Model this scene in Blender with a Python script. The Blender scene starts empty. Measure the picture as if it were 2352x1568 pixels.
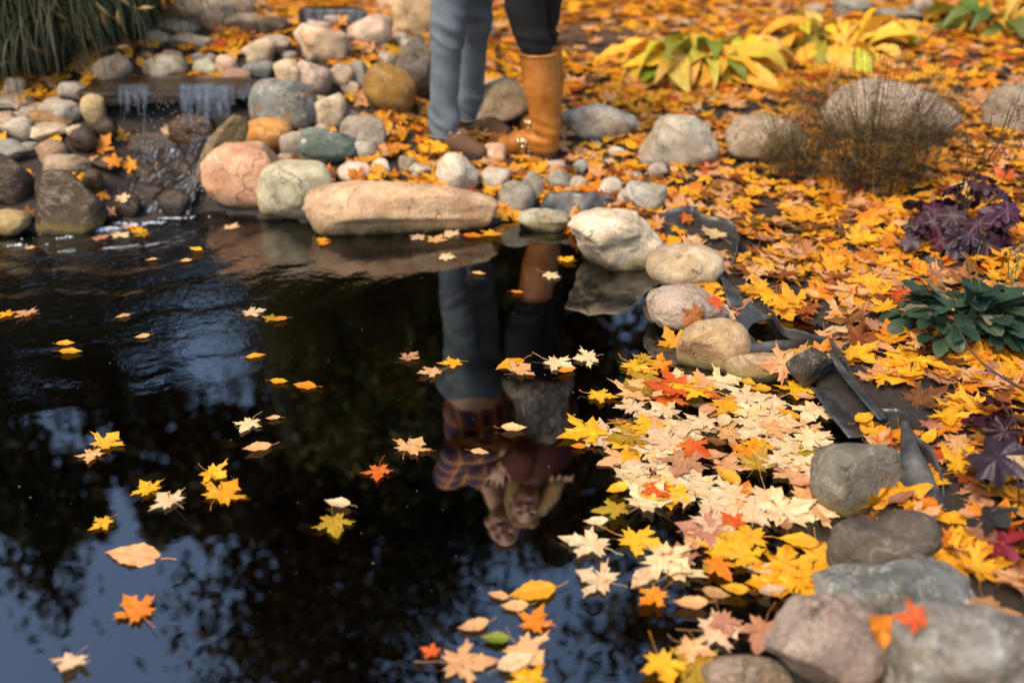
import bpy, bmesh, math, random
import numpy as np
from mathutils import Vector, Matrix, Euler, noise as mnoise

R = math.radians
scene = bpy.context.scene
C = scene.collection

# ------------------------------------------------------------------ camera
CAM_H, PITCH, LENS = 1.34, R(28.6), 35.0
cam_data = bpy.data.cameras.new('camera')
cam_data.lens = LENS; cam_data.sensor_width = 36.0
cam_data.clip_start = 0.05; cam_data.clip_end = 2000
cam_data.dof.use_dof = True
cam_data.dof.focus_distance = 2.55
cam_data.dof.aperture_fstop = 1.45
cam = bpy.data.objects.new('camera', cam_data); C.objects.link(cam)
cam.location = (0, 0, CAM_H); cam.rotation_euler = (math.pi/2 - PITCH, 0, 0)
scene.camera = cam

# ------------------------------------------------------------------ sky, sun, exposure
SUN_DIR = Vector((-0.40, -0.42, 0.82)).normalized()       # towards the sun: high, left, slightly behind the camera
elev = math.asin(SUN_DIR.z); azim = math.atan2(SUN_DIR.x, SUN_DIR.y)
world = bpy.data.worlds.new('World'); scene.world = world; world.use_nodes = True
wn = world.node_tree.nodes; wl = world.node_tree.links; wn.clear()
sky = wn.new('ShaderNodeTexSky'); sky.sky_type = 'NISHITA'; sky.sun_disc = False
sky.sun_elevation = elev; sky.sun_rotation = azim
sky.air_density = 1.25; sky.dust_density = 2.2; sky.ozone_density = 1.0
bg = wn.new('ShaderNodeBackground'); bg.inputs['Strength'].default_value = 0.15
wo = wn.new('ShaderNodeOutputWorld')
wl.new(sky.outputs[0], bg.inputs['Color']); wl.new(bg.outputs[0], wo.inputs['Surface'])
sun_data = bpy.data.lights.new('sun', 'SUN'); sun_data.energy = 2.8; sun_data.angle = R(26)
sun_data.color = (1.0, 0.78, 0.52)
sun = bpy.data.objects.new('sun', sun_data); C.objects.link(sun)
sun.rotation_euler = SUN_DIR.to_track_quat('Z', 'Y').to_euler(); sun.location = (-4, -3, 9)
vs = scene.view_settings
vs.view_transform = 'Standard'; vs.look = 'None'; vs.exposure = 0.9; vs.gamma = 1.0; vs.use_curve_mapping = False
scene.cycles.use_denoising = True
try: scene.cycles.denoiser = 'OPENIMAGEDENOISE'
except Exception: pass
scene.cycles.max_bounces = 8; scene.cycles.transparent_max_bounces = 16
scene.cycles.caustics_reflective = False; scene.cycles.caustics_refractive = False
scene.cycles.sample_clamp_indirect = 4.0
scene.render.film_transparent = False

# ------------------------------------------------------------------ picture point -> direction (distance always comes from the ground)
PW = 2352.0; F = PW * LENS / 36.0; CU, CV = 1176.0, 784.0
ct, st = math.cos(PITCH), math.sin(PITCH)
def ray(u, v):
    dx = (u - CU) / F; dy = -(v - CV) / F
    return np.array([dx, ct + dy*st, -st + dy*ct])
def hit(u, v, z=0.0):
    d = ray(u, v); t = (z - CAM_H) / d[2]
    return np.array([d[0]*t, d[1]*t, z])
def depth_of(p):
    return p[1]*ct - (p[2]-CAM_H)*st
def project(p):
    d = p[1]*ct - (p[2]-CAM_H)*st
    up = p[1]*st + (p[2]-CAM_H)*ct
    return CU + F*p[0]/d, CV - F*up/d, d
def at_y(u, v, Y):
    d = ray(u, v); t = Y / d[1]
    return np.array([d[0]*t, Y, CAM_H + d[2]*t])

# ------------------------------------------------------------------ small helpers
def tag(o, label=None, cat=None, group=None, kind=None):
    if label: o['label'] = label
    if cat: o['category'] = cat
    if group: o['group'] = group
    if kind: o['kind'] = kind
    return o
def link(name, me, mat=None, parent=None, loc=None, rot=None, scale=None, color=None):
    o = bpy.data.objects.new(name, me); C.objects.link(o)
    if mat is not None and me is not None and len(me.materials) == 0: me.materials.append(mat)
    if parent is not None: o.parent = parent
    if loc is not None: o.location = loc
    if rot is not None: o.rotation_euler = rot
    if scale is not None: o.scale = scale if hasattr(scale, '__len__') else (scale,)*3
    if color is not None: o.color = (*color[:3], 1)
    return o
def empty(name, loc=(0, 0, 0), rot=(0, 0, 0)):
    o = bpy.data.objects.new(name, None); C.objects.link(o); o.location = loc; o.rotation_euler = rot
    o.empty_display_size = 0.05
    return o
def mesh(name, verts, faces, smooth=True, mat=None):
    me = bpy.data.meshes.new(name); me.from_pydata([tuple(map(float, v)) for v in verts], [], faces); me.update()
    if smooth:
        me.polygons.foreach_set('use_smooth', [True]*len(me.polygons))
    if mat: me.materials.append(mat)
    return me
def tri_mesh(name, V, T, uv=None, col=None, smooth=True, mat=None):
    V = np.asarray(V, np.float32); T = np.asarray(T, np.int32)
    me = bpy.data.meshes.new(name)
    me.vertices.add(len(V)); me.vertices.foreach_set('co', V.ravel())
    me.loops.add(T.size); me.loops.foreach_set('vertex_index', T.ravel())
    me.polygons.add(len(T)); me.polygons.foreach_set('loop_start', np.arange(0, T.size, 3, dtype=np.int32))
    if smooth: me.polygons.foreach_set('use_smooth', np.ones(len(T), bool))
    me.update(calc_edges=True)
    if uv is not None:
        l = me.uv_layers.new(name='uv'); l.data.foreach_set('uv', np.asarray(uv, np.float32)[T.ravel()].ravel())
    if col is not None:
        a = me.color_attributes.new('col', 'FLOAT_COLOR', 'POINT')
        a.data.foreach_set('color', np.asarray(col, np.float32).ravel())
    if mat: me.materials.append(mat)
    return me
def tube(path, radii, seg=6, cap=True):
    """tapered tube along a list of points -> verts, faces"""
    P = [Vector(p) for p in path]; V = []; Fc = []
    ref = Vector((0.13, 0.21, 0.97))
    for i, p in enumerate(P):
        t = (P[min(i+1, len(P)-1)] - P[max(i-1, 0)]).normalized()
        a = t.cross(ref)
        if a.length < 1e-3: a = t.cross(Vector((1, 0, 0)))
        a.normalize(); b = t.cross(a)
        r = radii[i] if hasattr(radii, '__len__') else radii
        for k in range(seg):
            an = 2*math.pi*k/seg
            V.append(p + a*(r*math.cos(an)) + b*(r*math.sin(an)))
    for i in range(len(P)-1):
        for k in range(seg):
            k2 = (k+1) % seg
            Fc.append((i*seg+k, i*seg+k2, (i+1)*seg+k2, (i+1)*seg+k))
    if cap:
        Fc.append(tuple(range(seg-1, -1, -1))); Fc.append(tuple((len(P)-1)*seg+k for k in range(seg)))
    return V, Fc
class MB:
    def __init__(s): s.v = []; s.f = []
    def add(s, V, Fc):
        n = len(s.v); s.v += [tuple(v) for v in V]; s.f += [tuple(i+n for i in f) for f in Fc]; return s
    def mesh(s, name, mat=None, smooth=True): return mesh(name, s.v, s.f, smooth, mat)

# ------------------------------------------------------------------ node helpers
class NT:
    def __init__(s, name):
        s.m = bpy.data.materials.new(name); s.m.use_nodes = True
        s.n = s.m.node_tree.nodes; s.l = s.m.node_tree.links; s.n.clear()
        s.out = s.n.new('ShaderNodeOutputMaterial')
    def node(s, t, **kw):
        n = s.n.new('ShaderNode' + t)
        for k, v in kw.items():
            if k.startswith('i_'):
                n.inputs[k[2:].replace('_', ' ')].default_value = v
            else: setattr(n, k, v)
        return n
    def c(s, a, b): s.l.new(a, b); return s
    def setin(s, sock, v):
        if hasattr(v, 'is_linked') or hasattr(v, 'links'): s.l.new(v, sock)
        else: sock.default_value = v
    def math(s, op, a, b=0.0, cc=0.0, clamp=False):
        n = s.n.new('ShaderNodeMath'); n.operation = op; n.use_clamp = clamp
        s.setin(n.inputs[0], a); s.setin(n.inputs[1], b)
        if len(n.inputs) > 2: s.setin(n.inputs[2], cc)
        return n.outputs[0]
    def mix(s, fac, a, b, blend='MIX'):
        n = s.n.new('ShaderNodeMixRGB'); n.blend_type = blend
        for i, v in enumerate((fac, a, b)):
            if isinstance(v, tuple) and len(v) == 3: v = (*v, 1)
            s.setin(n.inputs[i], v)
        return n.outputs[0]
    def noise(s, vec, scale, detail=4, rough=0.55, dist=0.0, out=0):
        n = s.node('TexNoise'); n.inputs['Scale'].default_value = scale; n.inputs['Detail'].default_value = detail
        n.inputs['Roughness'].default_value = rough; n.inputs['Distortion'].default_value = dist
        if vec is not None: s.l.new(vec, n.inputs['Vector'])
        return n.outputs[out]
    def voronoi(s, vec, scale, feature='F1', rnd=1.0, out='Distance'):
        n = s.node('TexVoronoi', feature=feature); n.inputs['Scale'].default_value = scale
        n.inputs['Randomness'].default_value = rnd
        if vec is not None: s.l.new(vec, n.inputs['Vector'])
        return n.outputs[out]
    def ramp(s, fac, stops):
        n = s.node('ValToRGB'); cr = n.color_ramp
        while len(cr.elements) < len(stops): cr.elements.new(0.5)
        for e, (p, col) in zip(cr.elements, stops):
            e.position = p
            e.color = (col, col, col, 1) if not hasattr(col, '__len__') else (*col[:3], 1)
        s.l.new(fac, n.inputs[0]); return n.outputs[0]
    def step(s, v, lo, hi):
        n = s.node('MapRange', interpolation_type='SMOOTHSTEP'); n.inputs[1].default_value = lo; n.inputs[2].default_value = hi
        s.l.new(v, n.inputs[0]); return n.outputs[0]
    def bump(s, h, strength=0.4, dist=0.01, normal=None):
        n = s.node('Bump'); n.inputs['Strength'].default_value = strength; n.inputs['Distance'].default_value = dist
        s.l.new(h, n.inputs['Height'])
        if normal is not None: s.l.new(normal, n.inputs['Normal'])
        return n.outputs[0]
    def objcoord(s): return s.node('TexCoord').outputs['Object']
    def pos(s): return s.node('NewGeometry').outputs['Position']
    def principled(s, color, rough=0.7, normal=None, spec=0.5, metallic=0.0, ior=None):
        p = s.node('BsdfPrincipled')
        if isinstance(color, tuple): color = (*color[:3], 1)
        s.setin(p.inputs['Base Color'], color); s.setin(p.inputs['Roughness'], rough)
        p.inputs['Specular IOR Level'].default_value = spec; p.inputs['Metallic'].default_value = metallic
        if normal is not None: s.l.new(normal, p.inputs['Normal'])
        return p
    def done(s, shader):
        s.l.new(shader, s.out.inputs['Surface']); return s.m
def plain(name, color, rough=0.7, spec=0.4, metallic=0.0, var=0.25, vscale=20, bump=0.2, bdist=0.004):
    t = NT(name); oc = t.objcoord(); n = t.noise(oc, vscale, 5)
    lo = tuple(c*(1-var) for c in color); hi = tuple(min(1, c*(1+var)) for c in color)
    col = t.mix(n, lo, hi)
    p = t.principled(col, rough, t.bump(t.noise(oc, vscale*3, 4), bump, bdist), spec, metallic)
    return t.done(p.outputs[0])

# ------------------------------------------------------------------ the lie of the land
SHORE_PX = [(0,545),(70,530),(160,525),(240,508),(330,512),(420,500),(480,488),(590,500),(700,512),(800,528),(900,532),(1040,528),(1130,518),
            (1185,500),(1290,505),(1330,550),(1480,622),(1520,650),(1510,720),(1560,770),(1600,820),(1740,850),(1820,870),(1880,905),(1930,980),(1990,1020),(2010,1100),
            (2000,1180),(1960,1230),(1960,1310),(1900,1380),(1840,1430),(1820,1500),(1700,1568)]
POND = [tuple(hit(u, v)[:2]) for u, v in SHORE_PX] + [(0.40,1.0),(0.30,0.70),(0.0,0.45),(-1.2,0.35),(-2.6,0.6),(-3.5,1.3),(-3.6,2.3),(-2.9,2.95),(-2.2,3.15)]
CTRL_PX = [(470,470,.05),(560,440,.07),(620,390,.10),(700,400,.11),(900,400,.10),(1000,400,.08),(660,320,.17),(760,300,.18),(720,250,.22),(600,186,.34),(580,240,.25),(400,190,.335),(250,190,.335),
           (330,240,.24),(330,300,.19),(340,357,.12),(330,420,.06),(330,470,.02),(200,300,.22),(200,380,.13),
           (100,230,.29),(50,300,.22),(50,370,.14),(150,420,.11),(20,430,.08),(0,200,.30),(-150,250,.3),(-200,400,.15),(400,110,.37),(600,90,.40),(750,130,.34),(300,110,.40),(200,60,.42),(500,20,.48),(800,40,.46),(690,170,.32),
           (850,260,.19),(900,340,.13),(950,110,.30),(1000,365,.10),(1080,310,.10),(1200,370,.095),(1100,250,.13),(1250,300,.11),(1300,450,.05),(1250,420,.06),(1500,320,.10),(1500,450,.05),(1650,500,.04),(1700,400,.07),
           (1300,100,.18),(1700,200,.15),(2000,300,.12),(2300,100,.20),(1700,50,.20),(2000,20,.24),(2300,400,.09),(2000,550,.05),(2200,750,.05),(1700,620,.03),(1750,700,.022),(1820,770,.018),(2100,900,.045),
           (1960,800,.03),(2300,1000,.06),(2200,1250,.06),(2352,1500,.08),(2050,1150,.05),(2000,1400,.05),(2700,1000,.10),(2600,500,.12),(2600,1500,.1),(1950,1500,.06)]
_c = [(*hit(u, v, z)[:2], z) for u, v, z in CTRL_PX]
_c += [(x, y, -.0+.02) for (x, y) in POND[::2]]
_c += [(-6,9,.6),(0,10,.35),(6,9,.35),(-7,5,.5),(7,5,.3),(-5,2,.3),(6,1,.25),(2.5,-.5,.15),(0,-1,.12),(-4,-1,.15),(0,20,.5),(-20,10,.8),(20,10,.6),(0,-20,.3)]
CTRL = np.array(_c)
PND = np.array(POND)
def sdf_pond(x, y):
    x = np.asarray(x, float); y = np.asarray(y, float)
    d2 = np.full(x.shape, 1e9); ins = np.zeros(x.shape, bool)
    n = len(PND)
    for i in range(n):
        ax, ay = PND[i]; bx, by = PND[(i+1) % n]
        ex, ey = bx-ax, by-ay; wx, wy = x-ax, y-ay
        t = np.clip((wx*ex+wy*ey)/(ex*ex+ey*ey), 0, 1)
        d2 = np.minimum(d2, (wx-ex*t)**2 + (wy-ey*t)**2)
        cond = ((ay <= y) & (by > y)) | ((by <= y) & (ay > y))
        with np.errstate(divide='ignore', invalid='ignore'):
            xi = ax + (y-ay)*ex/(ey if ey != 0 else 1e-12)
        ins ^= cond & (x < xi)
    d = np.sqrt(d2)
    return np.where(ins, -d, d)
PUD = hit(1800, 762)
def ground(x, y):
    x = np.asarray(x, float); y = np.asarray(y, float)
    num = np.zeros(x.shape); den = np.zeros(x.shape)
    for cx, cy, cz in CTRL:
        w = 1.0/((x-cx)**2 + (y-cy)**2 + 0.008)**2
        num += w*cz; den += w
    z = num/den
    sd = sdf_pond(x, y)
    far = np.clip((np.hypot(x, y-3)-8)/30, 0, 1)
    z = z + 0.02*np.sin(x*1.7+.4)*np.sin(y*1.3)*np.clip(np.hypot(x, y-3)-4, 0, 2) + far*0.4
    out = np.maximum(0.014 + (z-0.014)*np.clip(sd/0.10, 0, 1), 0.014)
    pud = np.hypot((x-PUD[0])/1.25, (y-PUD[1])/1.0)
    out = np.where((pud < 0.15) & (sd > 0.015), np.minimum(out, -0.014+0.028*np.clip((pud-0.07)/0.06, 0, 1)), out)
    ins = -np.minimum(0.42, 0.05 + (-sd)*0.9)
    return np.where(sd < 0, np.minimum(out, ins), out)
def gz(x, y): return float(ground(np.array([x]), np.array([y]))[0])
def ghit(u, v, water=True):
    d = ray(u, v); t = np.linspace(0.8, 16, 1500); P = np.array([0, 0, CAM_H])[None] + t[:, None]*d[None]
    g = ground(P[:, 0], P[:, 1])
    if water: g = np.maximum(g, 0.0)
    i = np.argmax(P[:, 2] < g)
    if i == 0: i = len(t)-1
    return P[i]

# ------------------------------------------------------------------ ground sheet
def axis(lo, hi, step, far, grow=1.28):
    a = list(np.arange(lo, hi+1e-6, step)); s = step; x = a[-1]
    while x < far: s *= grow; x += s; a.append(x)
    s = step; x = a[0]; pre = []
    while x > -far: s *= grow; x -= s; pre.append(x)
    return np.array(pre[::-1] + a)
gx = axis(-3.2, 3.2, 0.04, 400); gy = axis(0.4, 6.6, 0.04, 400)
XX, YY = np.meshgrid(gx, gy); ZZ = ground(XX, YY)
nv = np.stack([XX.ravel(), YY.ravel(), ZZ.ravel()], 1); nx = len(gx); ny = len(gy)
idx = np.arange(nx*ny).reshape(ny, nx)
q = np.stack([idx[:-1, :-1], idx[:-1, 1:], idx[1:, 1:], idx[1:, :-1]], -1).reshape(-1, 4)
T = np.concatenate([q[:, [0, 1, 2]], q[:, [0, 2, 3]]])
t = NT('soil'); P = t.pos()
n1 = t.noise(P, 7, 6, .65); n2 = t.voronoi(P, 30, out='Color'); sep = t.node('SeparateColor'); t.c(n2, sep.inputs[0])
leafy = t.ramp(sep.outputs[0], [(0, (.05, .022, .01)), (.35, (.13, .045, .012)), (.6, (.32, .11, .015)), (.85, (.42, .20, .03)), (1, (.30, .16, .07))])
soilc = t.ramp(n1, [(.3, (.008, .006, .0045)), (.55, (.018, .013, .009)), (.75, (.034, .024, .016))])
sx = t.node('SeparateXYZ'); t.c(P, sx.inputs[0])
farm = t.step(sx.outputs[1], 5.0, 7.5)
gcol = t.mix(farm, soilc, leafy)
under = t.step(sx.outputs[2], 0.004, -0.03)
gcol = t.mix(under, gcol, (.018, .011, .006))
p = t.principled(gcol, t.ramp(n1, [(.35, .6), (.6, .92)]), t.bump(t.noise(P, 45, 6, .7), .7, .012))
M_SOIL = t.done(p.outputs[0])
ground_o = link('ground', tri_mesh('ground', nv, T, mat=M_SOIL)); tag(ground_o, 'damp dark soil bank under the fallen leaves around the pond', 'ground', kind='structure')

# ------------------------------------------------------------------ pond water
WF = hit(330, 505)                       # where the cascade enters the pond
def water_material(name, ripple=True, amp=1.0):
    t = NT(name); P = t.pos()
    off = t.node('VectorMath', operation='SUBTRACT'); t.c(P, off.inputs[0]); off.inputs[1].default_value = (WF[0]-.1, WF[1]+.15, 0)
    ln = t.node('VectorMath', operation='LENGTH'); t.c(off.outputs[0], ln.inputs[0])
    wob = t.noise(P, 3.0, 3, .5)
    dist = t.math('ADD', ln.outputs['Value'], t.math('MULTIPLY', wob, .32))
    ring = t.math('SINE', t.math('MULTIPLY', dist, 66.0))
    ring2 = t.math('SINE', t.math('ADD', t.math('MULTIPLY', dist, 31.0), 1.3))
    fine = t.noise(P, 34, 4, .55, .4)
    mid = t.noise(P, 11, 3, .5, .3)
    near = t.step(ln.outputs['Value'], 1.65, 0.3)
    near2 = t.step(ln.outputs['Value'], .85, 0.1)
    h = t.math('ADD', t.math('MULTIPLY', ring, .10), t.math('MULTIPLY', ring2, .32))
    h = t.math('ADD', h, t.math('MULTIPLY', fine, .50))
    h = t.math('MULTIPLY', h, t.math('ADD', near, t.math('MULTIPLY', near2, 1.6)))
    h = t.math('ADD', h, t.math('MULTIPLY', mid, .02))
    nb = t.bump(h, 1.0, 0.0052*amp)
    fr = t.node('Fresnel'); fr.inputs['IOR'].default_value = 2.4; t.c(nb, fr.inputs['Normal'])
    gl = t.node('BsdfGlossy'); gl.inputs['Roughness'].default_value = 0.0; t.c(nb, gl.inputs['Normal'])
    gl.inputs['Color'].default_value = (1, 1, 1, 1)
    tr = t.node('BsdfTransparent'); tr.inputs['Color'].default_value = (.42, .30, .17, 1)
    mx = t.node('MixShader'); t.c(fr.outputs[0], mx.inputs[0]); t.c(tr.outputs[0], mx.inputs[1]); t.c(gl.outputs[0], mx.inputs[2])
    return t.done(mx.outputs[0])
M_WATER = water_material('pond_water')
wm = mesh('water', [(-4.0, .2, 0), (1.6, .2, 0), (1.6, 3.6, 0), (-4.0, 3.6, 0)], [(0, 1, 2, 3)], False, M_WATER)
water = link('water', wm); tag(water, 'still dark pond water mirroring trees, sky and the couple', 'water', kind='structure')
# ------------------------------------------------------------------ stones
def stone_mat(name, kind):
    t = NT(name); oc = t.objcoord(); P = t.pos()
    oi = t.node('ObjectInfo'); base = oi.outputs['Color']; rnd = oi.outputs['Random']
    off = t.node('VectorMath', operation='ADD'); t.c(oc, off.inputs[0])
    cv = t.node('CombineXYZ'); 
    for i in range(3): t.c(t.math('MULTIPLY', rnd, 37.0+i*11), cv.inputs[i])
    t.c(cv.outputs[0], off.inputs[1]); oc = off.outputs[0]
    big = t.noise(oc, 9, 5, .6); mid = t.noise(oc, 26, 7, .72); fine = t.noise(oc, 170, 4, .7)
    dk = t.mix(1.0, base, (.55, .48, .41), 'MULTIPLY'); lt = t.mix(.30, base, (.78, .68, .54))
    base = t.mix(1.0, base, (1.14, 1.05, .93), 'MULTIPLY')
    col = t.mix(t.ramp(big, [(.36, 0), (.60, 1)]), dk, base)
    stain = t.noise(oc, 17, 6, .72, .5); col = t.mix(t.math('MULTIPLY', t.ramp(stain, [(.50, 0), (.62, 1)]), .75), col, t.mix(1.0, base, (.62, .50, .36), 'MULTIPLY'))
    grit = t.noise(oc, 110, 5, .75); col = t.mix(t.math('MULTIPLY', t.math('MULTIPLY', t.ramp(grit, [(.36, 1), (.50, 0)]), t.ramp(t.noise(oc, 11, 3, .6), [(.40, .15), (.60, 1)])), .75), col, t.mix(1.0, col, (.50, .45, .40), 'MULTIPLY'))
    col = t.mix(t.math('MULTIPLY', t.ramp(mid, [(.5, 0), (.75, 1)]), .38), col, lt)
    cvx = t.node('VectorMath', operation='ADD'); t.c(oc, cvx.inputs[0]); cns = t.node('VectorMath', operation='SCALE'); t.c(t.noise(oc, 16, 4, .6, out=1), cns.inputs[0]); cns.inputs['Scale'].default_value = .11; t.c(cns.outputs[0], cvx.inputs[1])
    ce = t.voronoi(cvx.outputs[0], 5.0, 'DISTANCE_TO_EDGE'); crack = t.math('MULTIPLY', t.ramp(ce, [(.0, 1), (.012, 0)]), t.ramp(t.noise(oc, 8, 3, .5), [(.48, 0), (.56, 1)]))
    pale = t.math('MULTIPLY', t.ramp(t.math('ABSOLUTE', t.math('SUBTRACT', t.noise(oc, 6, 4, .6, .8), .5)), [(.0, 1), (.018, 0)]), .45)
    col = t.mix(pale, col, lt); col = t.mix(t.math('MULTIPLY', crack, .65), col, (.06, .05, .04))
    rough = .82; bh = t.math('ADD', t.math('MULTIPLY', mid, .6), t.math('MULTIPLY', fine, .25)); spec = .3
    if kind == 'granite':
        sp = t.voronoi(oc, 330, out='Color'); s = t.node('SeparateColor'); t.c(sp, s.inputs[0])
        col = t.mix(t.math('MULTIPLY', t.ramp(s.outputs[0], [(.0, 1), (.25, 0)]), .45), col, (.09, .075, .06))
        col = t.mix(t.math('MULTIPLY', t.ramp(s.outputs[1], [(.72, 0), (.9, 1)]), .32), col, (.66, .56, .45))
        pit = t.noise(oc, 75, 2, .5); col = t.mix(t.ramp(pit, [(.70, 0), (.78, .7)]), col, (.10, .07, .05))
    elif kind == 'pink':
        w = t.noise(oc, 6.5, 4, .6, .6)
        col = t.mix(t.math('MULTIPLY', t.ramp(w, [(.55, 0), (.63, 1)]), .85), col, (.62, .56, .47))
        col = t.mix(t.math('MULTIPLY', t.ramp(t.noise(oc, 13, 5, .7), [(.56, 0), (.70, 1)]), .8), col, (.50, .17, .09))
    elif kind == 'vein':
        vv = t.node('VectorMath', operation='ADD'); t.c(oc, vv.inputs[0]); nz = t.noise(oc, 14, 4, .6, out=1)
        sc = t.node('VectorMath', operation='SCALE'); t.c(nz, sc.inputs[0]); sc.inputs['Scale'].default_value = .09; t.c(sc.outputs[0], vv.inputs[1])
        e = t.voronoi(vv.outputs[0], 6.0, 'DISTANCE_TO_EDGE'); crk = t.math('MULTIPLY', t.ramp(e, [(.0, 1), (.022, 0)]), t.ramp(t.noise(oc, 7, 3, .5), [(.46, 0), (.56, 1)]))
        col = t.mix(t.math('MULTIPLY', crk, .6), col, (.18, .16, .12))
        col = t.mix(t.math('MULTIPLY', t.ramp(t.noise(oc, 20, 5, .7), [(.55, 0), (.7, 1)]), .6), col, (.30, .33, .27))
        bh = t.math('SUBTRACT', bh, t.math('MULTIPLY', crk, .5))
    elif kind in ('lichen', 'mottle'):
        l = t.noise(oc, 15, 5, .65, .3); g = t.noise(oc, 28, 5, .7)
        col = t.mix(t.ramp(l, [(.57, 0), (.62, 1)]), col, (.34, .14, .05) if kind == 'lichen' else (.10, .10, .095))
        col = t.mix(t.math('MULTIPLY', t.ramp(g, [(.56, 0), (.66, 1)]), .7), col, (.40, .42, .38))
    elif kind == 'spot':
        s = t.voronoi(oc, 20); col = t.mix(t.ramp(s, [(.18, 1), (.24, 0)]), col, (.45, .33, .26))
    elif kind == 'band':
        mp = t.node('Mapping'); mp.inputs['Rotation'].default_value = (.2, .75, .1); mp.inputs['Scale'].default_value = (5, 5, 70); t.c(oc, mp.inputs[0])
        b = t.noise(mp.outputs[0], 1.0, 5, .65, .4)
        col = t.mix(t.ramp(b, [(.38, 1), (.56, 0)]), col, tuple(x*.6 for x in (.16, .13, .09)))
        bh = t.math('ADD', bh, t.math('MULTIPLY', b, .35))
    elif kind == 'wet':
        rough = .14; spec = .5
        col = t.mix(1.0, col, (.36, .32, .27), 'MULTIPLY')
        col = t.mix(t.math('MULTIPLY', t.ramp(t.noise(oc, 14, 5, .7), [(.5, 0), (.66, 1)]), .4), col, (.09, .04, .010))
    elif kind == 'smooth':
        sp = t.noise(oc, 300, 3, .6); col = t.mix(t.math('MULTIPLY', t.ramp(sp, [(.58, 0), (.68, 1)]), .5), col, dk)
    # waterline: a damp algae stain just above the pond surface
    sx = t.node('SeparateXYZ'); t.c(P, sx.inputs[0])
    zz = t.math('SUBTRACT', sx.outputs[2], t.math('MULTIPLY', t.math('SUBTRACT', t.noise(P, 18, 4, .6), .5), .055))
    if kind != 'wet':
        col = t.mix(t.math('MULTIPLY', t.step(zz, .052, .012), .75), col, (.16, .12, .03))
    col = t.mix(t.math('MULTIPLY', t.step(zz, .018, .004), .85), col, (.03, .024, .014))
    p = t.principled(col, rough, t.bump(t.math('SUBTRACT', t.math('ADD', bh, t.math('MULTIPLY', grit, .5)), t.math('MULTIPLY', crack, .8)), .85, .011), spec)
    return t.done(p.outputs[0])
SM = {k: stone_mat('stone_' + k, k) for k in ('granite', 'smooth', 'pink', 'vein', 'lichen', 'mottle', 'spot', 'band', 'wet')}

_ico = {}
def ico(sub):
    if sub not in _ico:
        bm = bmesh.new(); bmesh.ops.create_icosphere(bm, subdivisions=sub, radius=1.0)
        _ico[sub] = (np.array([v.co[:] for v in bm.verts]), np.array([[v.index for v in f.verts] for f in bm.faces])); bm.free()
    return _ico[sub]
def stone_shape(seed, sub, lump=.16, cuts=3, sq=2.4, roll=0.0, cutd=(.62, .86), pointy=0.0, pre=(1, 1, 1)):
    rs = np.random.RandomState(seed); V, T = ico(sub); V = V.copy()
    nrm = (np.abs(V)**sq).sum(1)**(1/sq); V = V/nrm[:, None]
    for k in range(cuts):
        n = rs.normal(size=3); n /= np.linalg.norm(n); d = rs.uniform(*cutd)
        s = V@n; over = np.maximum(s-d, 0); V = V - n[None]*(over*.88)[:, None]
    o = Vector(rs.uniform(-50, 50, 3))
    disp = np.array([mnoise.fractal(Vector(v)*1.1+o, .9, 2.1, 3) for v in V])
    V = V*(1 + lump*disp)[:, None]
    fine = np.array([mnoise.fractal(Vector(v)*4.5+o, .8, 2.0, 3) for v in V]); V = V*(1+(.018+.004*cuts)*fine)[:, None]
    if pointy: V[:, 0] *= 1; V[:, 2] *= (1 - pointy*np.clip(V[:, 0], -1, 1)); V[:, 1] *= (1 - .5*pointy*np.clip(V[:, 0], -1, 1))
    V = V*np.array(pre)
    c, s = math.cos(roll), math.sin(roll)
    x, z = V[:, 0].copy(), V[:, 2].copy(); V[:, 0] = c*x - s*z; V[:, 2] = s*x + c*z
    return V, T
STONES = []           # (object, centre, half sizes) kept for placing leaves and finding neighbours
def stone(x0, y0, x1, y1, col, kind, label, Y=None, deep=.8, name='rock', lump=.17, cuts=5, sq=2.4, roll=0.0, aspect=None, pointy=0.0, cutd=(.56, .84), zb=None, sub=None, pre=None):
    """box in the picture -> stone standing where its foot meets the ground"""
    um = .5*(x0+x1)
    if pre is None: pre = (1, 1, .72) if roll else (1, 1, 1)
    if um < 1000 and y1 < 400: gx_ = .035*(x1-x0); x0 -= gx_; x1 += gx_; y0 -= .04*(y1-y0)
    foot = ghit(um, y1) if Y is None else at_y(um, y1, Y)
    if zb is not None and Y is None: foot = hit(um, y1, zb)
    dp = depth_of(foot)
    a = .5*(x1-x0)*dp/F; b = a*deep
    e = math.atan2(CAM_H-foot[2], foot[1]); hh = .5*(y1-y0)*dp/F*1.0
    c2 = hh*hh - (b*math.sin(e))**2
    if c2 < (.45*hh)**2:
        b = .85*hh/math.sin(e); c2 = max(hh*hh-(b*math.sin(e))**2, (.45*hh)**2)
    c = math.sqrt(c2)/math.cos(e)
    cy = foot[1] + .62*b
    ctr = at_y(um, .5*(y0+y1), cy)
    a *= (cy/foot[1]); c *= (cy/foot[1])
    seed = len(STONES)*7+11
    if sub is None: sub = 4 if (x1-x0) > 85 else 3
    V, Tt = stone_shape(seed, sub, lump, cuts, sq, roll, cutd, pointy, pre)
    lo, hi = V.min(0), V.max(0); V = (V-(lo+hi)/2)/((hi-lo)/2)
    V = V*np.array([a, b, c])
    g = min(gz(ctr[0], ctr[1]), gz(ctr[0], ctr[1]-.6*b))
    zbot = max(g, -.16) - .02
    low = (ctr[2]-zbot)/c
    if low > 1.0:
        k = min(low, 2.6); m = V[:, 2] < -.25*c; V[m, 2] = -.25*c + (V[m, 2]+.25*c)*((k-.25)/.75)
    me = tri_mesh(name, V, Tt, mat=SM[kind])
    o = link(name, me, loc=ctr, color=col); tag(o, label, 'rock', 'stones heaped around the pond')
    STONES.append((o, ctr, (a, b, c)))
    return o

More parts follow.
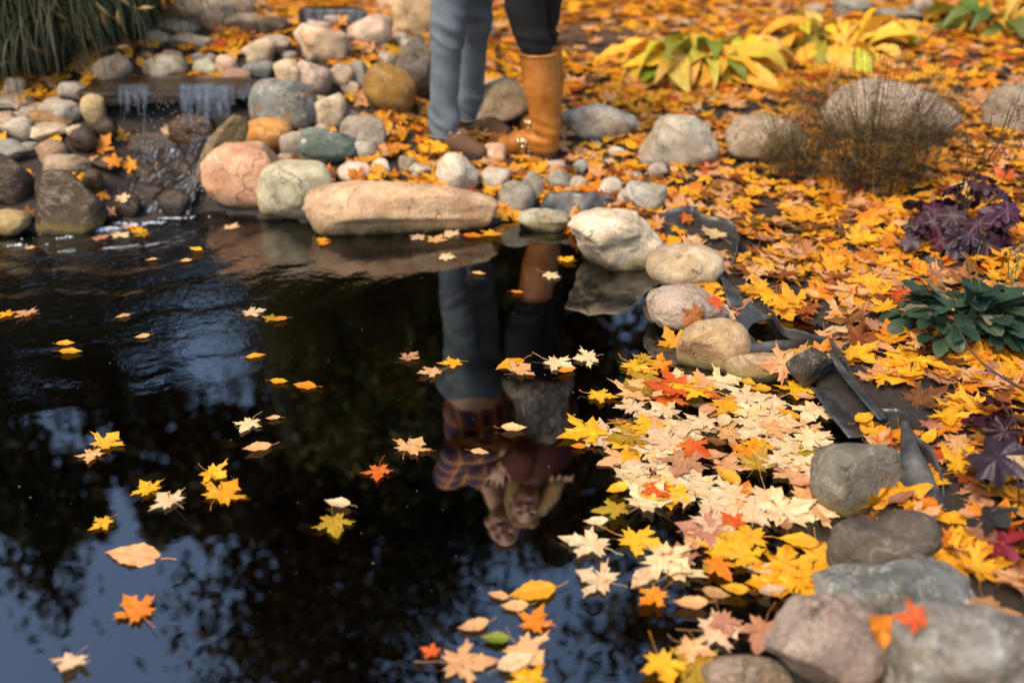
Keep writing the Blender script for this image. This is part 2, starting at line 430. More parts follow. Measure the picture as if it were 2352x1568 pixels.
S = stone
# ---- left bank of the cascade
S(164,115,275,188,(.50,.42,.31),'granite','long cream stone leaning behind the grey oval stone by the ornamental grass',deep=.6,lump=.12,Y=4.32)
S(273,98,318,138,(.52,.43,.31),'granite','small cream stone at the upper tip of the long cream stone',Y=4.40)
S(212,130,301,193,(.27,.225,.185),'smooth','smooth grey-brown oval stone tilted above the left end of the waterfall ledge',cuts=0,sq=2,lump=.05,roll=.45,deep=.7)
S(138,186,212,238,(.37,.34,.30),'granite','grey stone below the long cream stone, left of the waterfall',cuts=4)
S(188,219,243,286,(.42,.34,.19),'smooth','upright golden tan cobble left of the waterfall',cuts=1,lump=.08)
S(89,227,187,287,(.34,.325,.28),'smooth','wide grey stone left of the golden tan cobble',cuts=2)
S(73,251,164,300,(.27,.17,.08),'smooth','rusty brown stone on the left bank under the wide grey stone',deep=.6)
S(2,268,76,322,(.42,.40,.35),'granite','pale grey stone at the left edge above the cream angular stone')
S(28,283,153,332,(.50,.45,.34),'granite','cream angular stone pointing left on the left bank',cuts=6,deep=.6,pointy=-.25)
S(-30,322,84,378,(.24,.26,.245),'smooth','blue-grey flat stone at the left edge below the cream angular stone',cuts=4)
S(82,324,153,378,(.34,.24,.17),'smooth','pinkish brown round stone on the left bank',cuts=1)
S(102,351,206,410,(.30,.25,.18),'smooth','brown-grey stone resting above the big dark boulder',cuts=2)
S(-36,359,74,478,(.070,.055,.040),'smooth','dark brown boulder cut by the left edge of the picture',cuts=3)
S(73,394,240,530,(.060,.047,.032),'smooth','big dark boulder at the waterline left of the cascade',cuts=7,sq=3.2,lump=.08,cutd=(.55,.8))
S(-34,478,68,540,(.36,.29,.14),'vein','mottled ochre stone at the waterline in the left corner of the pond',cuts=1)
S(156,290,224,358,(.10,.065,.035),'wet','wet dark brown stone beside the orange leaves left of the cascade')
S(217,272,270,322,(.09,.065,.04),'wet','wet dark stone under the left end of the ledge')
S(214,358,279,398,(.12,.085,.05),'wet','wet brown stone below the orange leaves left of the cascade')
S(192,386,236,440,(.13,.095,.05),'wet','wet upright stone wedged right of the brown-grey stone')
S(-20,208,92,246,(.30,.28,.24),'granite','flat grey slab on the ground at the left edge below the ornamental grass',deep=1.0,cuts=2)
# ---- in and under the fall
S(335,244,415,296,(.085,.07,.05),'wet','wet dark stone behind the falling water',Y=4.02)
S(272,271,328,311,(.09,.075,.05),'wet','wet dark stone under the thin left strand of the fall',Y=3.98)
S(246,230,288,270,(.10,.075,.05),'wet','wet brown stone in the shadow under the left of the ledge',Y=4.02)
S(528,247,580,278,(.13,.085,.045),'wet','wet brown stone under the right end of the ledge',Y=4.0)
S(394,258,512,362,(.17,.09,.035),'wet','wet reddish brown boulder that the waterfall strikes',cuts=4,Y=3.80)
S(296,298,420,372,(.075,.05,.03),'wet','wet black-brown boulder with a cream leaf on top in the cascade',cuts=4,Y=3.74)
S(300,418,384,470,(.06,.04,.022),'wet','wet black stone in the middle of the chute',cuts=4)
S(362,436,436,494,(.07,.048,.026),'wet','wet dark stone at the right foot of the chute',cuts=4)
S(388,366,452,420,(.06,.042,.022),'wet','wet dark stone below the reddish brown boulder in the cascade',cuts=4)
S(262,452,326,504,(.07,.05,.028),'wet','wet dark stone at the left foot of the chute',cuts=3)
S(258,376,360,416,(.10,.075,.04),'wet','thin wet slab strewn with yellow leaves beside the lower cascade',cuts=3,deep=.5)
S(416,268,578,474,(.20,.155,.075),'band','long olive-brown slab leaning against the pink boulder beside the cascade',Y=3.56,deep=.45,roll=.86,pre=(1,1,.30),cuts=3,lump=.08,sub=5)
# ---- right bank of the cascade
S(578,183,722,308,(.17,.20,.205),'lichen','blue-grey boulder with orange lichen patches right of the ledge',cuts=1,sq=2.6,lump=.07)
S(718,221,795,302,(.55,.48,.37),'smooth','cream round stone right of the lichen boulder',cuts=2)
S(645,305,705,372,(.36,.33,.30),'granite','grey stone tucked behind the pink boulder',deep=.6)
S(563,273,668,332,(.56,.29,.085),'smooth','orange-tan round stone on top of the pink boulder',cuts=0,lump=.06,sq=2.3,zb=.215,Y=3.72)
S(469,328,653,474,(.60,.37,.25),'pink','big pink and white boulder at the waterline right of the cascade',cuts=3,sq=2.9,lump=.09,deep=.7)
S(588,370,772,512,(.47,.47,.36),'vein','big pale green boulder with cracks beside the pink boulder',cuts=3,sq=2.8,lump=.08,deep=.7)
S(688,296,816,381,(.11,.165,.155),'spot','teal stone with small pink spots behind the pale green boulder',cuts=3,pointy=.15)
S(785,267,886,344,(.34,.32,.285),'smooth','grey round stone behind the teal stone',cuts=2)
S(815,323,867,374,(.36,.36,.34),'smooth','small pale grey stone right of the teal stone')
# ---- upper rim of the ledge pool
S(346,127,425,189,(.58,.52,.42),'mottle','white stone with grey blotch at the back of the ledge',cuts=2)
S(325,134,358,176,(.52,.43,.32),'granite','small cream stone left of the white blotched stone')
S(446,136,500,174,(.42,.43,.34),'smooth','grey-green and cream flat stone on the ledge rim',deep=.7)
S(494,129,544,180,(.52,.39,.31),'smooth','pink-tan upright cobble on the ledge rim')
S(514,156,578,193,(.42,.29,.25),'smooth','rosy brown cobble lying at the ledge rim')
S(557,144,630,184,(.18,.21,.22),'smooth','slate-blue stone behind the rosy brown cobble',deep=.6)
S(632,137,693,190,(.54,.45,.34),'vein','cream-pink stone above the lichen boulder')
S(687,144,761,223,(.46,.38,.34),'granite','pinkish grey upright stone right of the lichen boulder',cuts=2)
S(558,90,633,147,(.48,.42,.31),'granite','tan angular stone above the slate-blue stone',cuts=6)
S(592,82,667,124,(.42,.37,.34),'granite','greyish pink stone behind the tan angular stone')
S(681,58,801,144,(.54,.43,.33),'pink','large tan-pink boulder with pale patches right of the upper stream',cuts=2)
S(705,48,762,90,(.50,.40,.33),'granite','small tan stone on the back of the large tan-pink boulder')
S(361,45,463,86,(.52,.45,.34),'granite','cream flat stone beside the ornamental grass top',deep=.6)
S(331,72,388,109,(.52,.46,.36),'granite','cream stone at the grass edge below the cream flat stone')
S(383,76,486,114,(.53,.47,.38),'granite','long pale stone on the left of the upper stream',deep=.6)
S(424,35,470,63,(.22,.24,.24),'smooth','small blue-grey stone on the upper left heap')
S(461,23,519,69,(.46,.37,.31),'smooth','pinkish round stone on the upper left heap',cuts=1)
S(517,32,597,78,(.30,.26,.21),'smooth','brown-grey stone right of the pinkish round stone',cuts=2)
S(590,42,660,82,(.13,.11,.085),'smooth','dark brown stone left of the small upper fall',deep=.6)
S(405,-26,534,52,(.56,.49,.39),'granite','large cream boulder at the top edge left of the upper fall',cuts=3)
S(526,-18,584,34,(.52,.45,.35),'granite','cream stone at the top edge right of the large cream boulder')
S(803,36,900,104,(.53,.43,.36),'granite','pinkish cream rounded boulder right of the small upper fall',cuts=1)
S(897,77,949,115,(.40,.37,.33),'smooth','small grey cobble right of the pinkish cream boulder')
S(903,-14,997,90,(.50,.40,.25),'smooth','tall tan boulder left of the blue jeans at the top edge',cuts=4)
S(868,-26,930,22,(.54,.47,.38),'granite','cream stone at the top edge behind the tall tan boulder')
S(1094,20,1137,92,(.34,.31,.28),'smooth','grey stone seen between the two people')
S(906,92,996,226,(.125,.115,.10),'smooth','dark grey angular boulder half hidden behind the blue jeans',cuts=6,sq=2.8)
S(839,153,951,262,(.27,.165,.035),'smooth','ochre-brown smooth boulder among orange leaves left of the jeans',cuts=2,lump=.07,roll=-.35)
S(796,142,846,205,(.22,.235,.23),'smooth','small blue-grey upright stone left of the ochre boulder',cuts=4)
S(757,150,810,203,(.50,.42,.33),'granite','cream-pink stone between the pinkish upright stone and the small blue-grey one')
S(1064,172,1224,303,(.66,.52,.32),'granite','large tan block behind and between the two people',cuts=5,sq=3.4,lump=.06)
# ---- pebbles between the people and the water
S(776,371,857,419,(.56,.47,.43),'smooth','pinkish white oval stone behind the left end of the long boulder',cuts=0)
S(852,364,898,410,(.62,.58,.52),'smooth','white upright stone with a leaf on it behind the long boulder')
S(916,356,957,400,(.34,.32,.24),'smooth','olive-grey small stone behind the long boulder')
S(940,375,994,413,(.58,.54,.47),'granite','small white stone left of the pointed white stone')
S(1001,352,1100,443,(.55,.53,.47),'vein','pointed white-grey stone behind the long boulder',cuts=7,lump=.1)
S(1100,384,1175,433,(.58,.56,.52),'granite','white rounded stone right of the pointed white stone',cuts=3)
S(1108,326,1167,374,(.58,.35,.26),'pink','pink angular stone at the toe of the tan boot',cuts=5)
S(1146,414,1230,497,(.28,.275,.255),'granite','grey stone at the right end of the long boulder',cuts=4)
S(1198,397,1251,460,(.30,.30,.27),'smooth','grey stone leaning behind the grey one by the long boulder')
S(1250,390,1312,437,(.25,.27,.265),'smooth','blue-grey stone below the heel of the tan boot')
S(1307,404,1359,441,(.38,.36,.32),'smooth','pale grey pebble right of the blue-grey stone near the boot heel')
S(1190,480,1308,523,(.34,.35,.28),'vein','flat greenish stone at the waterline between long boulder and white limestone',deep=.6,zb=0.01)
S(1238,365,1299,393,(.44,.37,.34),'smooth','small pinkish stone just below the boot sole',deep=.7)
S(1372,408,1429,459,(.46,.45,.42),'granite','pale stone behind the crumpled black rubber')
S(1430,417,1532,488,(.32,.345,.33),'granite','blue-grey angular stone above the white limestone',cuts=5)
S(1416,430,1470,480,(.38,.35,.33),'smooth','pinkish grey stone behind the blue-grey angular stone')
S(1316,364,1353,397,(.25,.27,.27),'smooth','small bluish stone in the leaves right of the boot')
S(1395,336,1437,358,(.46,.42,.37),'smooth','small cream pebble in the leaves right of the boot',deep=.7)
S(1488,373,1535,411,(.42,.38,.34),'smooth','small grey pebble below the pale angular rock in the leaves')
S(1440,395,1477,420,(.40,.38,.34),'smooth','small flat pebble above the blue-grey angular stone',deep=.7)
S(701,417,1143,542,(.56,.40,.255),'granite','long tan boulder lying at the waterline in the middle',cuts=2,sq=2.7,lump=.05,deep=.33,pointy=.30,sub=5)
S(1302,483,1548,620,(.60,.55,.45),'vein','white limestone block with a mossy foot at the waterline',cuts=9,sq=3,lump=.12,deep=.6,roll=-.22,sub=5,cutd=(.46,.74))
# ---- stones among the leaves on the right bank
S(1469,265,1649,380,(.40,.395,.35),'vein','pale grey angular rock in the leaves right of the boot',cuts=7,deep=.6,roll=.12)
S(1288,234,1460,323,(.46,.45,.40),'vein','pale flat rock half covered by leaves behind the boot',cuts=5,deep=.6)
S(1421,276,1473,310,(.46,.42,.36),'smooth','small round cream stone in the leaves beside the pale flat rock')
S(1667,263,1852,382,(.30,.25,.195),'granite','brown-grey rounded boulder behind the dried shrub',cuts=2,deep=.7)
S(1892,176,2199,330,(.33,.29,.25),'granite','largest grey boulder behind the dried shrub',cuts=4,deep=.7,sub=5,roll=-.12,pointy=.12)
S(2264,192,2420,310,(.22,.19,.155),'granite','grey-brown boulder at the right edge of the leaf slope',cuts=3)
S(1913,-4,2001,37,(.24,.26,.245),'smooth','teal-grey flat rock at the top edge, left one of the row',deep=.6)
S(2014,16,2116,50,(.22,.25,.235),'smooth','teal-grey slab at the top edge, lowest of the row',deep=.7)
S(2094,-6,2147,33,(.32,.28,.235),'smooth','brown rock at the top edge, right end of the row')
S(1846,10,1900,38,(.36,.29,.26),'smooth','small pinkish rock at the top edge, left end of the row')
# ---- stones along the right shore
S(1484,556,1662,664,(.50,.43,.31),'smooth','egg-shaped cream boulder at the waterline inside the curled liner',cuts=0,sq=2.05,lump=.035,deep=.85,sub=5)
S(1486,655,1672,757,(.34,.285,.25),'granite','flat pinkish granite stone below the cream egg-shaped boulder',cuts=2,sq=2.7,lump=.06,deep=.75,sub=5)
S(1556,735,1722,856,(.43,.33,.20),'smooth','smooth tan boulder with rubber liner lying over its right side',cuts=1,sq=2.5,lump=.05,deep=.6,sub=5,pointy=-.15)
S(1664,808,1806,872,(.40,.31,.19),'smooth','tan stone showing below the rolled edge of the liner',cuts=2,lump=.06,deep=.5)
S(1806,796,1922,898,(.040,.038,.036),'smooth','dark stone block in the corner where the liner bends',cuts=7,sq=5,lump=.06,deep=.7,cutd=(.5,.75))
S(1866,1006,2072,1176,(.15,.155,.14),'smooth','smooth green-grey boulder with a yellow leaf leaning on it',cuts=3,sq=2.4,lump=.06,deep=.8,sub=5)
S(1900,1190,2128,1334,(.10,.088,.078),'smooth','dark grey-brown saddle-shaped boulder on the right shore',cuts=1,sq=2.5,lump=.10,deep=.7,sub=5)
S(2010,1172,2160,1290,(.075,.068,.062),'smooth','dark lump of stone behind the saddle-shaped boulder',cuts=1,lump=.08)
S(1880,1288,2260,1450,(.14,.165,.175),'mottle','blue-grey angular boulder near the bottom right corner',cuts=9,sq=2.8,lump=.12,deep=.6,sub=5,cutd=(.45,.75))
S(1762,1376,2066,1620,(.22,.185,.175),'granite','pinkish brown boulder at the bottom edge, right of the floating leaves',cuts=7,sq=2.5,lump=.12,deep=.6,sub=5,roll=-.55)
S(2040,1400,2420,1680,(.19,.20,.205),'mottle','large pale grey boulder in the bottom right corner',cuts=8,sq=2.7,lump=.14,deep=.6,sub=5)
S(1618,1508,1826,1640,(.18,.14,.10),'granite','brown stone at the bottom edge, left of the pinkish boulder',cuts=3,lump=.09,sub=4)

# ---- small cobbles wedged between the big stones of the heap
_rf = random.Random(44); _n = 0; N_BIG = len(STONES); _seen = {}
import re
def cobble_label(ci, u, v, q):
    short = re.split(r' (?:at|on|behind|left|right|with|under|below|above|beside|in|lying|tilted|that|tucked|resting|leaning|half|among|wedged|cut|pointing|seen|between|and white|of|by|showing|standing) ?', q[0]['label'])[0]
    pu, pv, _d = project(q[1]); side = ('left of' if u < pu else 'right of') if abs(u-pu) > abs(v-pv) else ('above' if v < pv else 'below')
    lab = f"small {['tan', 'grey', 'pinkish', 'dull grey', 'slate', 'brown', 'cream'][ci]} cobble wedged {side} the {short}"
    _seen[lab] = _seen.get(lab, 0)+1
    return lab if _seen[lab] == 1 else lab+', the other one' if _seen[lab] == 2 else lab+', the third one'
PAL = [((.50,.43,.32),'granite'),((.42,.38,.33),'smooth'),((.52,.41,.33),'smooth'),((.36,.33,.29),'granite'),((.26,.27,.26),'smooth'),((.40,.28,.17),'smooth'),((.56,.50,.41),'granite')]
while _n < 52:
    u, v = _rf.uniform(-20, 960), _rf.uniform(48, 400)
    if 205 < u < 610 and 175 < v < 520: continue
    if u < 330 and v < 190 - .25*u + 20: continue
    if u > 700 and v > 330: continue
    if 400 < u < 620 and 80 < v < 130: continue
    big = [q_ for q_ in STONES[:N_BIG]]; pu = hit(u, v, .2); near_ = min(big, key=lambda q_: (project(q_[1])[0]-u)**2+(project(q_[1])[1]-v)**2)
    w_ = _rf.uniform(30, 58)*(.75+.25*v/300); h_ = w_*_rf.uniform(.6, .95); ci_ = _rf.randrange(len(PAL)); c_, k_ = PAL[ci_]; f_ = _rf.uniform(.75, 1.12)
    S(u-w_/2, v-h_, u+w_/2, v, tuple(x*f_ for x in c_), k_, cobble_label(ci_, u, v, near_), cuts=_rf.choice([2, 4, 6]), roll=_rf.uniform(-.4, .4), pre=(1, 1, .85), sub=3); _n += 1
for o_, _c1, _c2 in STONES[-52:]: o_['group'] = 'small cobbles wedged in the stone heap'
# ------------------------------------------------------------------ ledge and falling water
rs = np.random.RandomState(5)
ledge = S(206,184,594,227,(.045,.030,.015),'wet','dark wet stone ledge that the water spills over',Y=3.90,deep=.42,name='stone_ledge',sq=6,cuts=2,lump=.04,cutd=(.8,.95),sub=5)
ledge['category'] = 'ledge'
upper_ledge = S(690,18,838,50,(.09,.07,.05),'wet','dark wet stone sill of the small upper fall at the top edge',deep=.3,name='stone_ledge',sq=5,cuts=1,lump=.05)
upper_ledge['category'] = 'ledge'

t = NT('falling_water'); uvn = t.node('TexCoord').outputs['UV']
mp = t.node('Mapping'); mp.inputs['Scale'].default_value = (26, 2.2, 1); t.c(uvn, mp.inputs[0])
st1 = t.noise(mp.outputs[0], 1.0, 4, .6, .5)
mp2 = t.node('Mapping'); mp2.inputs['Scale'].default_value = (60, 9, 1); t.c(uvn, mp2.inputs[0])
st2 = t.noise(mp2.outputs[0], 1.0, 3, .6)
a = t.math('ADD', t.math('MULTIPLY', t.ramp(st1, [(.50, 0), (.68, 1)]), .42), t.math('MULTIPLY', t.ramp(st2, [(.60, 0), (.74, 1)]), .4), clamp=True)
pw = t.principled((.50, .60, .74), .05, t.bump(st1, .8, .01), .8)
tr = t.node('BsdfTransparent'); tr.inputs['Color'].default_value = (.85, .9, .95, 1)
gl = t.node('BsdfGlossy'); gl.inputs['Roughness'].default_value = .05; gl.inputs['Color'].default_value = (.9, .95, 1, 1); t.c(t.bump(st2, 1, .03), gl.inputs['Normal'])
m0 = t.node('MixShader'); m0.inputs[0].default_value = .14; t.c(tr.outputs[0], m0.inputs[1]); t.c(gl.outputs[0], m0.inputs[2])
m1 = t.node('MixShader'); t.c(a, m1.inputs[0]); t.c(m0.outputs[0], m1.inputs[1]); t.c(pw.outputs[0], m1.inputs[2])
su = t.node('SeparateXYZ'); t.c(uvn, su.inputs[0]); ex = t.math('MULTIPLY', t.math('MULTIPLY', su.outputs[0], t.math('SUBTRACT', 1.0, su.outputs[0])), 4.0)
ey = t.math('SUBTRACT', 1.25, t.math('MULTIPLY', su.outputs[1], .75)); cover = t.math('MULTIPLY', t.step(t.math('ADD', t.math('MULTIPLY', ex, .8), t.math('MULTIPLY', st1, .9)), .5, .95), ey, clamp=True)
m2 = t.node('MixShader'); clr = t.node('BsdfTransparent'); t.c(cover, m2.inputs[0]); t.c(clr.outputs[0], m2.inputs[1]); t.c(m1.outputs[0], m2.inputs[2])
M_FALL = t.done(m2.outputs[0])

t = NT('cascade_water'); uvn = t.node('TexCoord').outputs['UV']
mp = t.node('Mapping'); mp.inputs['Scale'].default_value = (15, 3.2, 1); t.c(uvn, mp.inputs[0])
s1 = t.noise(mp.outputs[0], 1.0, 5, .65, .8)
mp2 = t.node('Mapping'); mp2.inputs['Scale'].default_value = (45, 16, 1); t.c(uvn, mp2.inputs[0])
s2 = t.noise(mp2.outputs[0], 1.0, 4, .7)
foam = t.math('MULTIPLY', t.ramp(s1, [(.52, 0), (.66, 1)]), t.ramp(s2, [(.46, 0), (.60, 1)]))
col = t.mix(foam, t.mix(s2, (.006, .004, .002), (.03, .017, .007)), (.52, .60, .72))
pc = t.principled(col, t.mix(foam, (.38, .38, .38), (.35, .35, .35)), t.bump(t.math('ADD', s1, t.math('MULTIPLY', s2, .5)), 1.0, .02), .8)
pc.inputs['Specular IOR Level'].default_value = .35
M_CASC = t.done(pc.outputs[0])

def grid_sheet(name, A, B, nu, nv, mat, jitter=0.0, seed=0, bow=0.0):
    """smooth sheet between two 3-D polylines"""
    A = np.array(A, float); B = np.array(B, float)
    def res(Pl, n):
        s = np.r_[0, np.cumsum(np.linalg.norm(np.diff(Pl, axis=0), axis=1))]; s /= s[-1]
        q = np.linspace(0, 1, n)
        # catmull-like smoothing through dense linear samples
        L = np.stack([np.interp(q, s, Pl[:, k]) for k in range(3)], 1)
        for _ in range(2): L[1:-1] = .25*L[:-2]+.5*L[1:-1]+.25*L[2:]
        return L
    A2, B2 = res(A, nv), res(B, nv); V = []; UV = []
    for j in range(nv):
        for i in range(nu):
            f = i/(nu-1); p = A2[j]*(1-f)+B2[j]*f
            p = p + np.array([0, 0, bow*math.sin(math.pi*f)])
            if jitter:
                n = mnoise.noise_vector(Vector(p)*9 + Vector((seed*3.1, seed, 0))); p = p + np.array(n)*jitter
                n = mnoise.noise_vector(Vector(p)*32 + Vector((seed, 0, seed*2.3))); p = p + np.array(n)*jitter*.3
            V.append(p); UV.append((f, j/(nv-1)))
    Fc = []
    for j in range(nv-1):
        for i in range(nu-1):
            a0 = j*nu+i; Fc += [(a0, a0+1, a0+nu+1), (a0, a0+nu+1, a0+nu)]
    return tri_mesh(name, V, Fc, uv=UV, mat=mat)

fall = empty('waterfall', at_y(400, 300, 3.8)); tag(fall, 'small waterfall spilling over the ledge and cascading into the pond', 'waterfall')
def wl_(o):
    o.location = -fall.location; return o
def strand(u0, u1, v0, v1, Y0, Y1, seed, jit=.006):
    n = 8; A = []; B = []
    for k in range(n):
        f = k/(n-1); fz = f; v = v0+(v1-v0)*f; Y = Y0+(Y1-Y0)*f**.6
        A.append(at_y(u0 + 2*math.sin(seed+3*f), v, Y)); B.append(at_y(u1 + 2*math.sin(seed*2+4*f), v, Y))
    wl_(link('falling_strand', grid_sheet('falling_strand', A, B, 7, 18, M_FALL, jit, seed), parent=fall))
_r = random.Random(12)
for (ua, ub, n_, v1a, v1b) in ((410, 532, 24, 236, 300), (270, 336, 11, 215, 280), (540, 572, 3, 215, 240)):
    for k in range(n_):
        u0 = ua+(ub-ua)*(k+_r.uniform(.1, .7))/n_; w_ = _r.choice([4, 6, 9, 13]); strand(u0, u0+w_, 193+_r.uniform(-2, 4), _r.uniform(v1a, v1b), 3.84-_r.uniform(0, .02), 3.79-_r.uniform(0, .02), 30+k+n_, .0035)
strand(412, 440, 194, 255, 3.845, 3.80, 2); strand(436, 486, 194, 240, 3.845, 3.80, 14); strand(482, 530, 195, 270, 3.845, 3.80, 15); strand(326, 334, 198, 314, 3.83, 3.76, 6, .003); strand(284, 290, 205, 300, 3.83, 3.78, 7, .003); strand(470, 482, 196, 300, 3.82, 3.73, 9, .004)
casc = grid_sheet('cascade_sheet',
    [hit(440,318,.205), hit(415,345,.170), hit(385,392,.11), hit(320,436,.065), hit(262,480,.03), hit(236,515,-.01)],
    [hit(496,310,.215), hit(492,338,.18), hit(475,385,.125), hit(452,435,.07), hit(438,478,.03), hit(432,512,-.01)], 26, 46, M_CASC, .022, 3)
wl_(link('cascade_sheet', casc, parent=fall))
casc2 = grid_sheet('cascade_sheet', [hit(300,330,.16), hit(285,380,.11), hit(262,430,.06), hit(240,480,.02)],
    [hit(425,345,.165), hit(400,385,.112), hit(360,430,.062), hit(330,475,.028)], 18, 26, M_CASC, .020, 8)
wl_(link('cascade_sheet', casc2, parent=fall))
M_FOAM = NT('foam'); _f = M_FOAM.principled((.42, .47, .55), .2, None, .6); _f.inputs['Subsurface Weight'].default_value = 0; M_FOAM = M_FOAM.done(_f.outputs[0])
def bubbles(name, pts, radii, mat, flat=.6):
    V0, T0 = ico(1); Vs = []; Ts = []
    for k, (p, r) in enumerate(zip(pts, radii)):
        Vs.append(V0*np.array([r, r, r*flat])+np.array(p)[None]); Ts.append(T0+k*len(V0))
    return tri_mesh(name, np.concatenate(Vs), np.concatenate(Ts), mat=mat)
pts = []; rad = []
for k in range(330):
    u = rs.choice([rs.normal(470, 32), rs.normal(330, 26), rs.normal(420, 40)]); v = rs.uniform(225, 470)
    p = hit(u, v, np.interp(v, [225, 300, 357, 440, 500], [.31, .235, .15, .07, .02])); p[2] += abs(rs.normal(0, .015)); pts.append(p); rad.append(rs.uniform(.0008, .0024))
dr = wl_(link('splash_droplets', bubbles('splash_droplets', pts, rad, M_FOAM, 1.0), parent=fall)); dr['kind'] = 'stuff'
f2 = empty('waterfall', at_y(765, 40, 5.2)); tag(f2, 'tiny upper fall glinting at the top edge left of the jeans', 'waterfall')
uc = upper_ledge.location
for k in range(6):
    u = 700+k*24; A = []; B = []
    for j in range(5):
        A.append(at_y(u, 22+j*8, uc.y-.10-.012*j)); B.append(at_y(u+22, 22+j*8, uc.y-.10-.012*j))
    o = link('falling_strand', grid_sheet('falling_strand', A, B, 5, 8, M_FALL, .008, 20+k), parent=f2); o.location = -f2.location

# foam and bubbles drifting from the cascade
pts = []; rad = []
path = [(440,492),(360,506),(290,516),(215,528),(150,545),(90,556),(20,566),(-60,575)]
for k in range(2600):
    f = rs.beta(.9, 1.5)*(len(path)-1); i = min(int(f), len(path)-2); q = f-i
    u = path[i][0]*(1-q)+path[i+1][0]*q; v = path[i][1]*(1-q)+path[i+1][1]*q
    p = hit(u + rs.normal(0, 14), v + rs.normal(0, 4.2)*(.6+.6*math.sin(f*5)**2))
    if mnoise.noise(Vector((p[0]*9, p[1]*26, 1.0))) < .02 + .3*rs.rand(): continue
    pts.append((p[0], p[1], .0005)); rad.append(rs.gamma(2, .0011)+.0008)
fo = link('foam', bubbles('foam', pts, rad, M_FOAM)); tag(fo, 'streak of white foam drifting left from the foot of the cascade', 'foam', kind='stuff')
pts = []; rad = []
for k in range(90):
    p = hit(rs.uniform(0, 1480), rs.uniform(590, 1400))
    if float(sdf_pond(p[0:1], p[1:2])[0]) > -.03: continue
    pts.append((p[0], p[1], .0004)); rad.append(rs.gamma(2, .0005)+.0005)
fo = link('surface_specks', bubbles('surface_specks', pts, rad, plain('speck', (.12, .12, .12), .4), .5)); tag(fo, 'tiny pale bubbles and specks scattered over the open water', 'specks', kind='stuff')
# water standing behind the ledge
a0, a1, b0, b1 = at_y(225, 186, 3.97), at_y(580, 186, 3.97), at_y(575, 176, 4.12), at_y(250, 176, 4.12)
up = mesh('upper_water', [(a0[0], a0[1], .333), (a1[0], a1[1], .333), (b0[0], b0[1], .336), (b1[0], b1[1], .336)], [(0, 1, 2, 3)], False, water_material('stream_water', amp=1.2))
tag(link('water', up), 'dark shallow water in the basin behind the ledge', 'water', kind='structure')

# ------------------------------------------------------------------ black rubber pond liner
t = NT('rubber_liner'); oc = t.objcoord(); n1 = t.noise(oc, 12, 5, .65); n2 = t.noise(oc, 60, 4, .6)
dust = t.ramp(n1, [(.42, (.022, .023, .024)), (.56, (.06, .06, .056)), (.74, (.16, .15, .13))])
up_ = t.node('SeparateXYZ'); t.c(t.node('NewGeometry').outputs['Normal'], up_.inputs[0])
col = t.mix(t.math('MULTIPLY', t.math('ABSOLUTE', up_.outputs[2]), .8), t.mix(.75, dust, (.03, .032, .034)), dust)
p = t.principled(col, t.ramp(n1, [(.4, .32), (.65, .7)]), t.bump(n2, .35, .003), .5)
M_LINER = t.done(p.outputs[0])
liner = empty('pond_liner', hit(1750, 760, .02)); tag(liner, 'black rubber pond liner with its edge folded up along the right shore', 'liner')
def add_liner(me):
    o = link('liner_fold', me, parent=liner); o.location = -liner.location
    sm = o.modifiers.new('thick', 'SOLIDIFY'); sm.thickness = .0035; sm.offset = 0
    return o
def wall(base, h, lean=(0, 0), seed=0, nv=40):
    """strip standing on the ground: base picture points, height in metres (one value or one per point)"""
    B = [hit(u, v, .0) for u, v in base]; hs = h if hasattr(h, '__len__') else [h]*len(B)
    Tt = [b + np.array([lean[0], lean[1], hh]) for b, hh in zip(B, hs)]
    return add_liner(grid_sheet('liner_fold', B, Tt, 6, nv, M_LINER, .013, seed))
LINER_PATH = [(1500,538),(1532,548),(1562,546),(1592,541),(1612,560),(1642,564),(1676,580),(1694,602),(1688,630),(1672,650),(1690,676),(1726,696),(1776,736),(1800,776),(1850,800),(1905,822),(1935,872),(1975,930),(2020,985),(2062,990),(2092,1040),(2125,1105),(2170,1170),(2190,1230)]
wall(LINER_PATH, [.06,.10,.11,.105,.095,.10,.105,.09,.06,.03,.035,.045,.03,.025,.05,.065,.065,.055,.045,.06,.07,.075,.05,.02], (-.004, .008), 1, 190)
add_liner(grid_sheet('liner_fold', [hit(1548,515,.05), hit(1575,500,.06), hit(1590,482,.065)], [hit(1600,540,.02), hit(1612,525,.03), hit(1618,500,.03)], 6, 12, M_LINER, .006, 2))
add_liner(grid_sheet('liner_fold', [hit(1650,620,.055), hit(1660,655,.06), hit(1668,690,.055), hit(1674,712,.03)], [hit(1658,628,.05), hit(1682,655,.05), hit(1706,680,.045), hit(1724,700,.03)], 8, 20, M_LINER, .004, 3))
add_liner(grid_sheet('liner_fold', [hit(1672,706,.012), hit(1690,716,.03), hit(1716,704,.045)], [hit(1676,726,.01), hit(1700,730,.015), hit(1724,694,.055)], 6, 14, M_LINER, .003, 4))
add_liner(grid_sheet('liner_fold', [hit(1722,692,.056), hit(1698,722,.055), hit(1686,752,.055), hit(1676,796,.06)], [hit(1774,732,.022), hit(1728,744,.03), hit(1716,764,.026), hit(1748,794,.034)], 10, 22, M_LINER, .004, 5))
V, Fc = [], []
pth = [hit(u, v, z) for u, v, z in ((1664,808,.052),(1700,806,.056),(1750,800,.056),(1800,794,.050),(1850,788,.036))]
Vt, Ft = tube(pth, [.016,.017,.017,.016,.010], 14); o = link('liner_fold', mesh('liner_fold', Vt, Ft, True, M_LINER), parent=liner); o.location = -liner.location
add_liner(grid_sheet('liner_fold', [hit(1902,806,.075), hit(1925,850,.074), hit(1975,915,.070), hit(2022,965,.05)], [hit(1912,800,.070), hit(1940,842,.068), hit(1996,908,.062), hit(2040,960,.045)], 5, 30, M_LINER, .003, 7))
